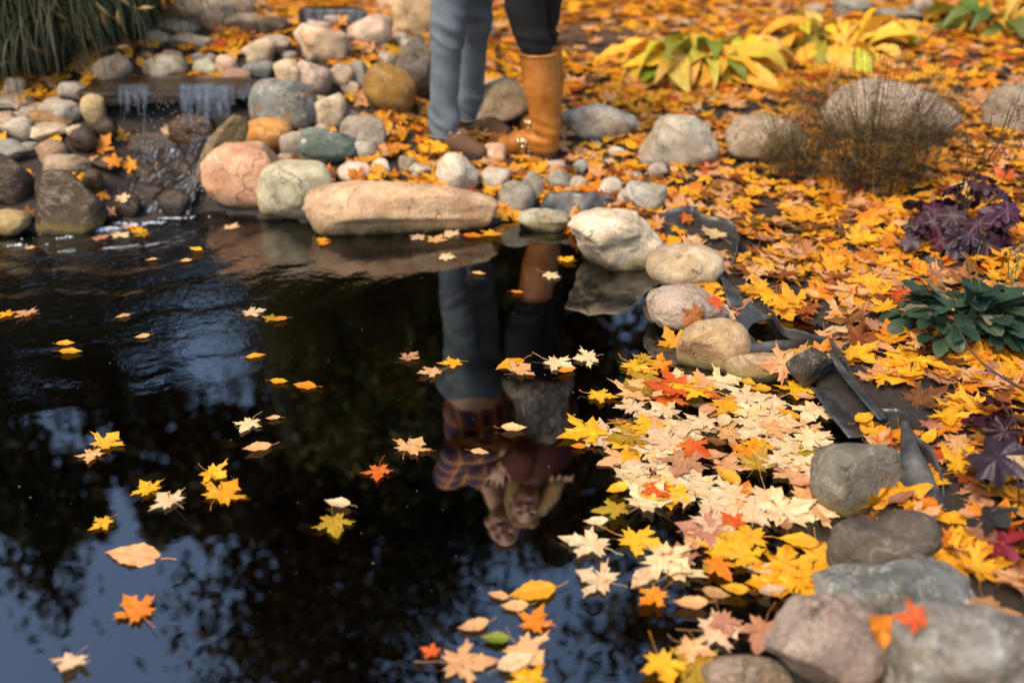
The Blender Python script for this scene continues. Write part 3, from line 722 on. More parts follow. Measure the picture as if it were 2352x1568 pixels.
add_liner(grid_sheet('liner_fold', [hit(1862,890,.035), hit(1900,945,.03), hit(1950,1005,.02)], [hit(1922,895,.012), hit(1970,950,.010), hit(2020,1000,.01)], 9, 24, M_LINER, .004, 8))
add_liner(grid_sheet('liner_fold', [hit(2068,978,.10), hit(2066,1040,.085), hit(2070,1100,.06), hit(2082,1168,.03)], [hit(2084,985,.10), hit(2112,1035,.095), hit(2148,1090,.08), hit(2172,1168,.05)], 12, 30, M_LINER, .008, 10, .012))
add_liner(grid_sheet('liner_fold', [hit(2082,1166,.03), hit(2120,1200,.02)], [hit(2172,1166,.05), hit(2178,1215,.03)], 8, 10, M_LINER, .008, 11, .008))
add_liner(grid_sheet('liner_fold', [hit(1252,452,.075), hit(1300,440,.10), hit(1345,452,.085), hit(1400,446,.09)], [hit(1238,492,.015), hit(1296,500,.02), hit(1342,512,.01), hit(1400,502,.015)], 16, 34, M_LINER, .022, 12, .02))
add_liner(grid_sheet('liner_fold', [hit(722,420,.13), hit(745,414,.135), hit(772,418,.125)], [hit(716,470,.03), hit(726,480,.02), hit(740,470,.03)], 6, 12, M_LINER, .006, 13))
# ------------------------------------------------------------------ plants
def leaf_mat(name, source='object', translucent=.35, rough=.5, spot=True, vein=(.75, .55, .3), veinamt=.45, spec=.35):
    t = NT(name)
    if source == 'object': base = t.node('ObjectInfo').outputs['Color']
    else:
        a = t.node('Attribute'); a.attribute_name = 'col'; base = a.outputs['Color']
    uv = t.node('TexCoord').outputs['UV']; P = t.pos()
    s = t.node('SeparateXYZ'); t.c(uv, s.inputs[0]); ax = t.math('ABSOLUTE', s.outputs[0]); y = s.outputs[1]
    d = None
    for ang in (90, 38, 2):
        c_, s_ = math.cos(R(ang)), math.sin(R(ang))
        perp = t.math('ABSOLUTE', t.math('SUBTRACT', t.math('MULTIPLY', ax, s_), t.math('MULTIPLY', y, c_)))
        d = perp if d is None else t.math('MINIMUM', d, perp)
    vm = t.ramp(d, [(.004, 1), (.022, 0)])
    col = base
    n = t.noise(P, 38, 5, .65); n2 = t.noise(P, 150, 3, .6)
    col = t.mix(t.math('MULTIPLY', t.ramp(n, [(.42, 1), (.60, 0)]), .45), col, t.mix(1, col, (.80, .52, .34), 'MULTIPLY'))
    col = t.mix(t.math('MULTIPLY', t.ramp(n2, [(.35, 1), (.5, 0)]), .22), col, t.mix(1, col, (.6, .45, .3), 'MULTIPLY'))
    if spot:
        rr = t.node('VectorMath', operation='DISTANCE'); t.c(uv, rr.inputs[0]); rr.inputs[1].default_value = (0, .3, 0)
        edge = t.step(t.math('ADD', rr.outputs['Value'], t.math('MULTIPLY', t.math('SUBTRACT', n, .5), .9)), .42, .80)
        col = t.mix(t.math('MULTIPLY', edge, .32), col, t.mix(1, col, (.74, .50, .34), 'MULTIPLY'))
        lown = t.noise(P, 9, 2, .5); col = t.mix(t.math('MULTIPLY', t.ramp(lown, [(.45, 0), (.65, 1)]), .45), col, t.mix(.5, col, (.60, .32, .05)))
    if spot: col = t.mix(t.math('MULTIPLY', t.ramp(t.noise(P, 85, 3, .5), [(.66, 0), (.72, 1)]), .7), col, (.09, .04, .015))
    col = t.mix(t.math('MULTIPLY', vm, veinamt), col, t.mix(1, col, (*vein, 1), 'MULTIPLY'))
    nb = t.bump(t.math('ADD', t.math('MULTIPLY', vm, -.6), n), .35, .004)
    p = t.principled(col, rough, nb, spec)
    tl = t.node('BsdfTranslucent'); t.c(col, tl.inputs['Color'])
    mx = t.node('MixShader'); mx.inputs[0].default_value = translucent; t.c(p.outputs[0], mx.inputs[1]); t.c(tl.outputs[0], mx.inputs[2])
    return t.done(mx.outputs[0])
M_LEAF = leaf_mat('fallen_leaf', veinamt=.6); M_LEAFS = leaf_mat('leaf_litter', 'attr', veinamt=.6)
M_WETLEAF = leaf_mat('wet_leaf', 'object', .2, .22, True, spec=.6)
M_PLANT = leaf_mat('plant_leaf', 'object', .25, .45, False, (.6, .6, .5), .3)
M_STEM = plain('plant_stem', (.10, .11, .03), .6); M_TWIG = plain('dry_twig', (.045, .028, .018), .8)

def blade(name, L, W, prof, arch, fold=.25, n=8, petiole=0.0, serr=0, wave=0.0, mat=None):
    """leaf along +X bending by 'arch' (list of pitch angles); prof: width along the blade"""
    V = []; UV = []; p = np.array([0., 0., 0.]); ang = arch[0]; step = L/n
    pts = [p.copy()]; angs = [arch[0]]
    for i in range(n):
        f = (i+1)/n; a_ = np.interp(f, np.linspace(0, 1, len(arch)), arch)
        p = p + np.array([math.cos(a_), 0, math.sin(a_)])*step; pts.append(p.copy()); angs.append(a_)
    for i, (q, a_) in enumerate(zip(pts, angs)):
        f = i/n; w = W*.5*np.interp(f, *prof)
        if serr and 0 < i < n: w *= 1 + (.10 if i % 2 else -.06)*serr
        nz = np.array([-math.sin(a_), 0, math.cos(a_)])
        wv = wave*math.sin(i*2.1)
        for sgn in (-1, -.5, 0, .5, 1):
            V.append(q + np.array([0, sgn*w, 0]) + nz*(abs(sgn)*w*fold + wv*sgn*w)); UV.append((sgn*.16, f))
    Fc = []
    for i in range(n):
        for k in range(4):
            a0 = i*5+k; Fc += [(a0, a0+1, a0+6), (a0, a0+6, a0+5)]
    return tri_mesh(name, V, Fc, uv=UV, mat=mat)
def pick(r, a, b): return a + (b-a)*r.random()

# ---- hostas
HP = ([0, .12, .3, .45, .65, .85, 1], [.10, .12, .55, 1, .9, .45, .02])
hosta_me = [blade('leaf', 1, .19+.025*k, HP, arch, .18, 12, mat=M_PLANT, wave=.16) for k, arch in enumerate(([1.1, .7, 0, -.8, -1.2], [.8, .3, -.5, -1.1, -1.4], [1.3, 1.0, .3, -.6, -1.0], [.5, .1, -.3, -.7, -.9]))]
def hosta(u, v, label, n, size, cols, seed):
    r = random.Random(seed); b = ghit(u, v); root = empty('hosta_plant', b); tag(root, label, 'plant', 'hostas yellowing on the leaf slope')
    for k in range(n):
        az = 2*math.pi*(k*.382+.05*r.random()); me = r.choice(hosta_me); s = size*pick(r, .7, 1.15)
        c = r.choice(cols)
        c = tuple(x*pick(r, .85, 1.15) for x in c)
        o = link('leaf', me, parent=root, loc=(.24*r.random()*math.cos(az), .14*r.random()*math.sin(az), .0), rot=(pick(r, -.7, .7), pick(r, -.55, .45), az+pick(r, -.5, .5)), scale=(s, s*pick(r, .8, 1.3), s), color=c)
    return root
YEL = [(.80,.47,.03), (.82,.52,.05), (.76,.47,.06), (.72,.44,.04), (.78,.50,.10), (.52,.46,.05), (.66,.42,.15), (.80,.50,.04), (.20,.27,.03)]
hosta(1590, 168, 'big yellow hosta clump with drooping leaves among orange leaves', 130, .40, YEL, 3)
hosta(1925, 115, 'smaller yellow-green hosta behind the dried shrub', 80, .37, YEL[:6]+[(.30,.33,.04)], 4)
hosta(2285, 70, 'hosta with green and yellow leaves at the top right corner', 60, .36, [(.10,.16,.025), (.16,.22,.03), (.42,.36,.04), (.55,.40,.05), (.06,.11,.02)], 5)

# ---- purple coral bells
def lobed(name, lobes=7, n=42, mat=None, seed=0):
    r = random.Random(seed); V = [(0, 0.30, 0)]; UV = [(0, .3)]
    out = []
    for k in range(n):
        a_ = -math.pi/2 + 2*math.pi*(k+.5)/n
        rad = .52*(1+.16*math.cos(lobes*(a_-math.pi/2))+.07*math.cos(lobes*3*(a_-math.pi/2)))
        notch = max(0, 1-abs(((a_+math.pi/2+math.pi) % (2*math.pi))-math.pi)/.35); rad *= 1-.75*notch
        out.append((rad*math.cos(a_), .30+rad*math.sin(a_)))
    for f in (.5, 1):
        for k, (x, y) in enumerate(out):
            X, Y_ = x*f, .30+(y-.30)*f
            V.append((X, Y_, .10*f*math.sin(k*.9+seed)*.9 - .22*f*f*(X*X+(Y_-.3)**2)**.5)); UV.append((X, Y_))
    Fc = []
    for k in range(n):
        k2 = (k+1) % n
        Fc += [(0, 1+k, 1+k2), (1+k, 1+n+k, 1+n+k2), (1+k, 1+n+k2, 1+k2)]
    return tri_mesh(name, V, Fc, uv=UV, mat=mat)
heu_me = [lobed('leaf', 7, 42, M_PLANT, s) for s in range(3)]
def coral_bells(u, v, label, n, spread, size, cols, seed, stalks=0, hmax=.20):
    r = random.Random(seed); b = ghit(u, v); root = empty('coral_bells_plant', b); tag(root, label, 'plant', 'purple-leaved plants on the right bank')
    st = MB()
    for k in range(n):
        f = math.sqrt((k+.5)/n); az = k*2.4; rr = spread*f; x, y = rr*math.cos(az), rr*math.sin(az)
        x += r.gauss(0, .02); y += r.gauss(0, .02); z = hmax*(1-f*f*.75)*pick(r, .55, 1.2)+.02
        tilt = -(.25+.75*f)*pick(r, .3, 1.5)
        c = tuple(q*pick(r, .7, 1.3) for q in r.choice(cols)); s = size*pick(r, .75, 1.2)
        link('leaf', r.choice(heu_me), parent=root, loc=(x, y, z), rot=Euler((tilt, pick(r, -.6, .6), az-math.pi/2+pick(r, -.6, .6))), scale=s, color=c)
        st.add(*tube([(x*.15, y*.15, 0), (x*.5, y*.5, z*.6), (x, y, z)], [.0022, .0018, .0014], 4))
    link('leaf_stalks', st.mesh('leaf_stalks', M_TWIG), parent=root)
    for k in range(stalks):
        az = pick(r, -.6, .5); L = pick(r, .28, .46); P_ = [(0, 0, .1)]
        for j in range(1, 8): P_.append((L*.55*math.sin(az)*j/7*(1+.2*j/7), .02*math.sin(j), .1+L*j/7))
        m = MB().add(*tube(P_, [.0018]*7+[.0008], 4))
        for j in range(24):
            f = .55+.45*r.random(); i = f*7; q = Vector(P_[min(int(i), 6)]).lerp(Vector(P_[min(int(i), 6)+1]), i-int(i)) + Vector((pick(r, -.014, .014), pick(r, -.014, .014), 0))
            m.add(*tube([q, q+Vector((.002, 0, .006))], [.0016, .0012], 4))
        link('flower_stalk', m.mesh('flower_stalk', M_TWIG), parent=root)
    return root
PUR = [(.035,.012,.030), (.045,.015,.038), (.022,.009,.018), (.06,.025,.05)]
coral_bells(2195, 560, 'dark purple leafy plant with a cream maple leaf caught on top', 34, .15, .085, PUR, 7, 4)
coral_bells(2150, 585, 'low grey-purple leafy plant beneath the dark purple one', 9, .13, .07, [(.09,.085,.085), (.07,.05,.07)], 8, 0, .07)
coral_bells(2345, 1205, 'large grey-purple veined leaves at the right edge near the bottom', 6, .09, .095, [(.035,.024,.034), (.03,.018,.027)], 9, 0, .10)
coral_bells(2335, 1285, 'magenta-red lobed leaf at the right edge near the bottom', 2, .03, .10, [(.20,.018,.035)], 10, 0, .07)
coral_bells(2345, 1035, 'very dark maroon plant cut by the right edge', 10, .09, .065, [(.03,.006,.012), (.05,.006,.022)], 11, 0, .12)
coral_bells(2370, 330, 'dry brown plant with thin seed stalks at the right edge', 3, .05, .05, [(.05,.03,.02)], 12, 7, .05)

# ---- dark green rosette
GP = ([0, .15, .35, .6, .8, .93, 1], [.22, .30, .55, 1, .95, .55, .08])
gm = [blade('leaf', 1, .36, GP, arch, .12, 14, serr=.8, mat=M_PLANT, wave=.05) for arch in ([.9, .6, .2, -.2, -.5], [.6, .3, 0, -.4, -.8], [1.2, 1.0, .7, .3, 0], [.3, .15, -.1, -.4, -.6])]
r = random.Random(21); b = ghit(2215, 775); gp = empty('leafy_green_plant', b); tag(gp, 'dark green bushy plant with serrated leaves on the right bank', 'plant')
for k in range(120):
    c0 = (pick(r, -.11, .13), pick(r, -.07, .09)); az = math.atan2(c0[1]*1.1, c0[0]+.0001)+pick(r, -.8, .8)
    if r.random() < .35: az = pick(r, -2.6, -.5)
    s = pick(r, .085, .135); zz = .02+.085*(1-min(1, (c0[0]/.14)**2+(c0[1]/.1)**2))*pick(r, .6, 1.1)
    g = r.choice([(.020,.052,.032), (.028,.066,.040), (.015,.042,.028), (.038,.075,.042)])
    if r.random() < .08: g = (.16,.15,.10)
    link('leaf', r.choice(gm), parent=gp, loc=(c0[0], c0[1], zz), rot=(pick(r, -.4, .4), pick(r, -.3, .3), az), scale=(s, s*pick(r, .9, 1.3), s), color=g)
for k in range(7):
    x0 = pick(r, .02, .16); P_ = [(x0, .05, .05)]
    for j in range(1, 6): P_.append((x0+.03*j/5*pick(r, -.5, 1.4)+.012*j*(k % 3-1)*.6, .06+.01*j, .05+j*.034*pick(r, .8, 1.1)))
    m = MB().add(*tube(P_, [.0024, .0022, .002, .0018, .0016, .0014], 5)); link('flower_stem', m.mesh('flower_stem', M_STEM), parent=gp)
    link('seed_head', mesh('seed_head', *tube([P_[-1], Vector(P_[-1])+Vector((.002, 0, .006)), Vector(P_[-1])+Vector((.002, 0, .012))], [.003, .006, .002], 6), True, M_TWIG), parent=gp)

# ---- ornamental grass, top left
def ribbon_field(name, roots, dirs, L, w, droop, mat, nseg=9, seed=0, cols=None):
    rs_ = np.random.RandomState(seed); Vs = []; Ts = []; Cs = []
    for k, (p, az) in enumerate(zip(roots, dirs)):
        l = L*rs_.uniform(.6, 1.15); up0 = rs_.uniform(1.15, 1.5); dr = droop*rs_.uniform(.7, 1.3); q = np.array(p, float); wv = w*rs_.uniform(.6, 1.3)
        side = np.array([-math.sin(az), math.cos(az), 0]); base = len(Vs)*2*0
        pts = []
        for j in range(nseg+1):
            f = j/nseg; a_ = up0 - dr*f**1.25; pts.append(q.copy()); q = q + np.array([math.cos(a_)*math.cos(az+.3*math.sin(k+f*3)), math.cos(a_)*math.sin(az+.3*math.sin(k+f*3)), math.sin(a_)])*l/nseg
        vv = []
        for j, s_ in enumerate(pts):
            ww = wv*(1-(j/nseg)**2*.85); vv += [s_-side*ww, s_+side*ww]
        n0 = sum(len(x) for x in Vs) if False else k*2*(nseg+1)
        Vs.append(np.array(vv))
        Ts += [(n0+2*j, n0+2*j+1, n0+2*j+3) for j in range(nseg)] + [(n0+2*j, n0+2*j+3, n0+2*j+2) for j in range(nseg)]
        c = np.array(cols[rs_.randint(len(cols))])*rs_.uniform(.7, 1.3); Cs.append(np.tile(np.r_[c, 1], (len(vv), 1)))
    return tri_mesh(name, np.concatenate(Vs), Ts, col=np.concatenate(Cs), mat=mat, uv=np.zeros((len(np.concatenate(Vs)), 2))+.3)
M_GRASS = leaf_mat('grass_blade', 'attr', .25, .5, False, veinamt=0)
gb = ghit(60, 190); gb[2] = gz(gb[0], gb[1]); gr = empty('ornamental_grass', gb); tag(gr, 'dense dark green ornamental grass clump arching over at the top left', 'grass')
rs = np.random.RandomState(31); roots = []; dirs = []
for k in range(4200):
    x = rs.normal(-.16, .36); y = rs.normal(.34, .26)
    y = abs(y)+.05
    if x > .12: y = max(y, .10+1.3*(x-.12)) 
    if x > .40: x = .40-rs.rand()*.8
    roots.append((x, max(y, .02), gz(gb[0]+x, gb[1]+max(y, .02))-gb[2])); dirs.append(rs.normal(-1.75, .9) if rs.rand() < .75 else rs.uniform(-3.1, 3.1))
o = link('blades', ribbon_field('blades', roots, dirs, .92, .0035, 2.75, M_GRASS, 9, 4, [(.020,.034,.013), (.028,.046,.015), (.013,.026,.011), (.05,.056,.017), (.04,.038,.015)]), parent=gr); o['kind'] = 'stuff'
M_SEED = plain('grass_seed_head', (.34, .24, .11), .9, .1, bump=.6)
r = random.Random(8)
for k, (u, v) in enumerate(((252,40),(275,60),(300,15),(320,20),(205,150),(100,120),(46,80),(268,110),(150,80),(120,25),(60,15),(232,28),(98,40),(30,140),(175,55),(205,95))):
    p = at_y(u, v, gb[1]-.12+.012*k); d = Vector((pick(r, -.5, .6), -.2, pick(r, -.8, .5))).normalized()
    P_ = [Vector(p)-Vector(gb)+d*(.07*j/6) for j in range(7)]
    m = MB().add(*tube(P_, [.002, .006, .008, .0085, .007, .005, .001], 8))
    for j in range(40):
        i = r.random()*6; q = P_[int(i)].lerp(P_[min(int(i)+1, 6)], i-int(i)); w_ = Vector((r.gauss(0, 1), r.gauss(0, 1), r.gauss(0, 1))).normalized()
        m.add(*tube([q, q+w_*.013+d*.008], [.0008, .0003], 3, False))
    link('seed_head', m.mesh('seed_head', M_SEED), parent=gr)
    qq = P_[0]; m2 = MB().add(*tube([qq, qq+Vector((-.05*d.x, .06, -.02)), qq+Vector((-.02, .14, -.18)), (qq[0]*.8, .22, .02)], [.0012]*4, 3)); link('seed_stalk', m2.mesh('seed_stalk', M_SEED), parent=gr)

# ---- dried feathery shrub in front of the boulders
def feather(u, v, W, H_, label, n, seed, cols, nf=26):
    b = ghit(u, v); root = empty('dried_shrub', b); tag(root, label, 'shrub', 'dried wispy plants')
    rs = np.random.RandomState(seed); Vs = []; Ts = []; Cs = []; cnt = 0; stems = MB()
    for k in range(n):
        az = rs.uniform(0, 6.28); out = W*math.sqrt(rs.rand()); tip = np.array([out*math.cos(az), .55*out*math.sin(az), H_*rs.uniform(.45, 1.0)*(1-.35*(out/W)**2)])
        bs = np.array([tip[0]*.35+rs.normal(0, .02), tip[1]*.35, 0]); mid = bs*.4+tip*.6*np.array([.75, .75, 1])
        if k % 3 == 0: stems.add(*tube([bs, mid, tip], [.0014, .0011, .0005], 3, False))
        for j in range(nf):
            f = .25+.75*rs.rand(); q = (1-f)**2*bs+2*f*(1-f)*mid+f*f*tip; d = rs.normal(size=3); d[2] += .6; d /= np.linalg.norm(d); l = rs.uniform(.015, .05); s_ = np.cross(d, rs.normal(size=3)); s_ /= np.linalg.norm(s_)
            w = rs.uniform(.0005, .0011)
            Vs.append([q-s_*w, q+s_*w, q+d*l]); Ts.append((cnt, cnt+1, cnt+2)); cnt += 3
            c = np.array(cols[rs.randint(len(cols))])*rs.uniform(.6, 1.3); Cs += [np.r_[c, 1]]*3
    me = tri_mesh('wisps', np.concatenate(Vs), Ts, col=np.array(Cs), mat=M_GRASS, uv=np.zeros((cnt, 2))+.3)
    o = link('wisps', me, parent=root); o['kind'] = 'stuff'
    link('stems', stems.mesh('stems', M_TWIG), parent=root)
    return root
DRY = [(.17,.12,.035), (.10,.07,.025), (.22,.16,.05), (.10,.085,.025), (.06,.036,.018)]
feather(2000, 446, .36, .60, 'dried feathery olive-brown shrub in front of the largest grey boulder', 520, 3, DRY, 22)
feather(1820, 420, .22, .40, 'dried feathery shrub beside the brown-grey rounded boulder', 200, 4, DRY, 22)
feather(1870, 270, .22, .30, 'thin brown wispy plant with dark seed dots behind the rounded boulder', 90, 5, [(.06,.035,.02), (.04,.02,.012)], 14)
# bare stalks with seed beads, and a blurred twig
def stalk(pts, label, beads, rad=.0022, seed=0):
    r = random.Random(seed); P_ = [Vector(p) for p in pts]; root = empty('bare_stalk', P_[0]); tag(root, label, 'stalk')
    m = MB().add(*tube([p-P_[0] for p in P_], [rad*(1-.6*i/(len(P_)-1)) for i in range(len(P_))], 5)); link('stem', m.mesh('stem', M_TWIG), parent=root)
    if beads:
        mb = MB()
        for k in range(beads):
            i = (.45+.55*r.random())*(len(P_)-1); q = P_[int(i)].lerp(P_[min(int(i)+1, len(P_)-1)], i-int(i))-P_[0]+Vector((r.gauss(0, .012), r.gauss(0, .01), r.gauss(0, .006)))
            mb.add(*tube([q-Vector((0, 0, .004)), q, q+Vector((0, 0, .004))], [.0015, .004, .0015], 5))
        o = link('seeds', mb.mesh('seeds', M_TWIG), parent=root); o['kind'] = 'stuff'
    return root
def stalk_px(pl, Y, label, beads, seed, rad=.0022):
    base = ghit(*pl[0]); stalk([base]+[at_y(u, v, base[1]+Y*(i+1)) for i, (u, v) in enumerate(pl[1:])], label, beads, rad, seed)
stalk_px([(2172,432),(2150,380),(2118,320),(2108,240),(2100,190)], .01, 'leaning thin dark stalk right of the dried shrub', 16, 1)
stalk_px([(2150,425),(2152,360),(2155,300)], .01, 'short straight dark stalk right of the dried shrub', 10, 2)
stalk_px([(1850,150),(1848,80),(1842,0),(1840,-60)], .01, 'tall thin stalk rising past the smaller hosta to the top edge', 0, 3)
stalk_px([(2010,40),(2020,0),(2030,-40)], .01, 'pale thin stalk at the top edge above the big boulder', 0, 4)
stalk_px([(2215,480),(2262,420),(2310,340),(2350,245)], .012, 'leaning dark seed stalk reaching to the right edge, lower one', 22, 5)
stalk_px([(2240,490),(2300,420),(2345,330),(2375,300)], .012, 'leaning dark seed stalk at the right edge, beside the lower one', 22, 6)
stalk([hit(2420,950,.05), hit(2360,900,.12), hit(2300,865,.16), hit(2262,840,.17), hit(2225,800,.19), hit(2195,740,.21)], 'dark bare twig slanting in from the right edge over the green plant', 0, .0045, 7)
# ------------------------------------------------------------------ two people standing on the bank (upper bodies show in the reflection)
def cap_mesh(p0, p1, r0, r1, seg=16, rings=6):
    p0 = np.array(p0, float); p1 = np.array(p1, float); ax = p1-p0; L = np.linalg.norm(ax); ax = ax/max(L, 1e-9)
    ref = np.array([0, 0, 1.]) if abs(ax[2]) < .9 else np.array([1., 0, 0]); a_ = np.cross(ax, ref); a_ /= np.linalg.norm(a_); b_ = np.cross(ax, a_)
    prof = []
    for k in range(rings+1):
        th = -math.pi/2 + math.pi/2*k/rings; prof.append((p0+ax*(r0*math.sin(th)), max(r0*math.cos(th), 1e-4)))
    for k in range(rings+1):
        th = math.pi/2*k/rings; prof.append((p1+ax*(r1*math.sin(th)), max(r1*math.cos(th), 1e-4)))
    V = []; Fc = []
    for c_, r_ in prof:
        for k in range(seg):
            an = 2*math.pi*k/seg; V.append(c_+a_*(r_*math.cos(an))+b_*(r_*math.sin(an)))
    n = len(prof)
    for i in range(n-1):
        for k in range(seg):
            k2 = (k+1) % seg; Fc.append((i*seg+k, i*seg+k2, (i+1)*seg+k2, (i+1)*seg+k))
    Fc.append(tuple(range(seg-1, -1, -1))); Fc.append(tuple((n-1)*seg+k for k in range(seg)))
    return V, Fc
def ell_mesh(c_, rad, rot=(0, 0, 0)):
    V, T_ = ico(4); M = np.array(Euler(rot).to_matrix()); return (V*np.array(rad))@M.T + np.array(c_), [tuple(map(int, t_)) for t_ in T_]
def blob(name, prims, voxel=.008, smooth=6, wrinkle=None, zmin=None, zmax=None, mat=None):
    """union of tapered limbs and ellipsoids turned into one continuous skin"""
    mb = MB()
    for p in prims:
        if p[0] == 'c': mb.add(*cap_mesh(*p[1:]))
        elif p[0] == 'l':                                   # limb through several points
            for (a_, ra), (b_, rb) in zip(p[1][:-1], p[1][1:]): mb.add(*cap_mesh(a_, b_, ra, rb))
        else: mb.add(*ell_mesh(*p[1:]))
    tmp = bpy.data.objects.new('tmp', mb.mesh('tmp')); C.objects.link(tmp)
    m = tmp.modifiers.new('r', 'REMESH'); m.mode = 'VOXEL'; m.voxel_size = voxel; m.use_smooth_shade = True
    s_ = tmp.modifiers.new('s', 'SMOOTH'); s_.iterations = smooth; s_.factor = .5
    bpy.context.view_layer.update()
    dg = bpy.context.evaluated_depsgraph_get(); me = bpy.data.meshes.new_from_object(tmp.evaluated_get(dg)); me.name = name
    bpy.data.objects.remove(tmp)
    n = len(me.vertices); co = np.empty(n*3); me.vertices.foreach_get('co', co); co = co.reshape(-1, 3)
    if wrinkle:
        no = np.empty(n*3); me.vertices.foreach_get('normal', no); no = no.reshape(-1, 3)
        co = co + no*np.array([wrinkle(Vector(c_)) for c_ in co])[:, None]
    if zmin is not None: co[:, 2] = np.maximum(co[:, 2], zmin)
    if zmax is not None: co[:, 2] = np.minimum(co[:, 2], zmax)
    me.vertices.foreach_set('co', co.ravel()); me.update()
    me.polygons.foreach_set('use_smooth', [True]*len(me.polygons))
    me.materials.clear()
    if mat: me.materials.append(mat)
    return me
def hand_prims(wrist, palm, fdir, side, up, s=1.0):
    """palm plus five bent fingers; thumb leaves the side of the palm near its base"""
    W, Pm, f, sd, u_ = (Vector(x) for x in (wrist, palm, fdir, side, up)); f.normalize(); sd.normalize(); u_.normalize()
    out = [('c', W, Pm, .026*s, .030*s), ('c', Pm-sd*.022*s, Pm+sd*.022*s+f*.01, .017*s, .017*s), ('c', Pm+f*.03*s-sd*.024*s, Pm+f*.03*s+sd*.024*s, .013*s, .013*s)]
    for k, L in enumerate((.070, .080, .075, .058)):
        b_ = Pm+f*.035*s+sd*(.030-.020*k)*s; m_ = b_+f*(L*.5*s)-u_*.006*s+sd*(.006*(1.5-k))*s; e_ = m_+f*(L*.5*s)-u_*.016*s+sd*(.004*(1.5-k))*s
        out += [('c', b_, m_, .0095*s, .0085*s), ('c', m_, e_, .0085*s, .0072*s)]
    b_ = Pm-f*.01*s+sd*.028*s; m_ = b_+sd*.030*s+f*.02*s; e_ = m_+f*.03*s+sd*.010*s
    return out+[('c', b_, m_, .0125*s, .0105*s), ('c', m_, e_, .0105*s, .0085*s)]
def wr(amp, sx=7, sz=26, zones=None):
    def f(c_):
        w = mnoise.noise(Vector((c_.x*sx, c_.y*sx, c_.z*sz+c_.x*9))); w = 1-abs(w)*2
        k = 1.0
        if zones: k = .25+sum(g*math.exp(-((c_.z-z0)/s0)**2) for z0, s0, g in zones)
        return amp*k*w
    return f
def cloth(name, col, scale=900, var=.25, rough=.85):
    t = NT(name); oc = t.objcoord(); n = t.noise(oc, 9, 5, .6); w = t.noise(oc, scale, 2, .6)
    c_ = t.mix(t.math('MULTIPLY', t.math('ADD', n, w), .5), tuple(x*(1-var) for x in col), tuple(min(1, x*(1+var)) for x in col))
    return t.done(t.principled(c_, rough, t.bump(w, .4, .001), .2).outputs[0])
t = NT('denim'); oc = t.objcoord(); n = t.noise(oc, 8, 5, .6); mp = t.node('Mapping'); mp.inputs['Scale'].default_value = (260, 260, 900); t.c(oc, mp.inputs[0]); w = t.noise(mp.outputs[0], 1, 2, .6)
col = t.mix(t.ramp(n, [(.32, 0), (.68, 1)]), (.048, .070, .092), (.15, .188, .215)); col = t.mix(t.math('MULTIPLY', w, .25), col, (.20, .225, .24))
M_DENIM = t.done(t.principled(col, .9, t.bump(w, .5, .001), .15).outputs[0])
M_BLACK = cloth('black_legging', (.010, .010, .012)); M_SUEDE = cloth('brown_suede', (.085, .048, .026), 400, .35)
t = NT('tan_leather'); oc = t.objcoord(); n = t.noise(oc, 11, 5, .6); f_ = t.noise(oc, 120, 4, .65)
col = t.mix(t.ramp(n, [(.35, 0), (.65, 1)]), (.22, .075, .010), (.38, .145, .022))
M_BOOT = t.done(t.principled(col, t.ramp(f_, [(.3, .28), (.7, .5)]), t.bump(t.math('ADD', n, t.math('MULTIPLY', f_, .25)), .5, .006), .5).outputs[0])
M_SOLE = plain('rubber_sole', (.03, .02, .015), .6); M_METAL = plain('buckle_metal', (.8, .68, .45), .2, .5, 1.0, .1, bump=.0)
M_SKIN = plain('skin', (.60, .35, .24), .5, .4, var=.08, bump=.1); M_LIP = plain('lips', (.42, .12, .10), .4); M_TEETH = plain('teeth', (.7, .66, .58), .3)
M_EYE = plain('eye_iris', (.02, .015, .01), .2); M_HAIRM = plain('brown_hair', (.05, .028, .014), .6, vscale=60, bump=.8, bdist=.01); M_HAIRW = plain('blonde_hair', (.42, .26, .10), .55, vscale=50, bump=.8, bdist=.01)
t = NT('plaid_shirt'); oc = t.objcoord(); s = t.node('SeparateXYZ'); t.c(oc, s.inputs[0])
def stripe(v, per, w_, ph=0.0):
    fr = t.math('FRACT', t.math('ADD', t.math('DIVIDE', v, per), ph)); return t.ramp(fr, [(0, 1), (w_, 1), (w_+.04, 0), (.96, 0), (1, 1)])
hx = t.math('ADD', s.outputs[0], t.math('MULTIPLY', s.outputs[1], .55))
col = t.mix(.5, (.40, .13, .05), (.36, .10, .05))
col = t.mix(t.math('MULTIPLY', stripe(hx, .085, .42), .75), col, (.035, .045, .10)); col = t.mix(t.math('MULTIPLY', stripe(s.outputs[2], .085, .40), .6), col, (.04, .05, .11))
col = t.mix(t.math('MULTIPLY', stripe(hx, .085, .08, .28), .8), col, (.55, .36, .16)); col = t.mix(t.math('MULTIPLY', stripe(s.outputs[2], .085, .08, .28), .8), col, (.55, .36, .16))
M_PLAID = t.done(t.principled(col, .9, None, .15).outputs[0])
t = NT('grey_knit'); oc = t.objcoord(); mp = t.node('Mapping'); mp.inputs['Scale'].default_value = (26, 26, 16); t.c(oc, mp.inputs[0]); w = t.noise(mp.outputs[0], 1, 3, .6, 1.5)
M_KNIT = t.done(t.principled(t.mix(t.ramp(w, [(.42, 0), (.58, 1)]), (.14, .115, .09), (.42, .37, .31)), .9, t.bump(w, .6, .004), .1).outputs[0])
M_MAROON = cloth('maroon_cardigan', (.10, .030, .022))

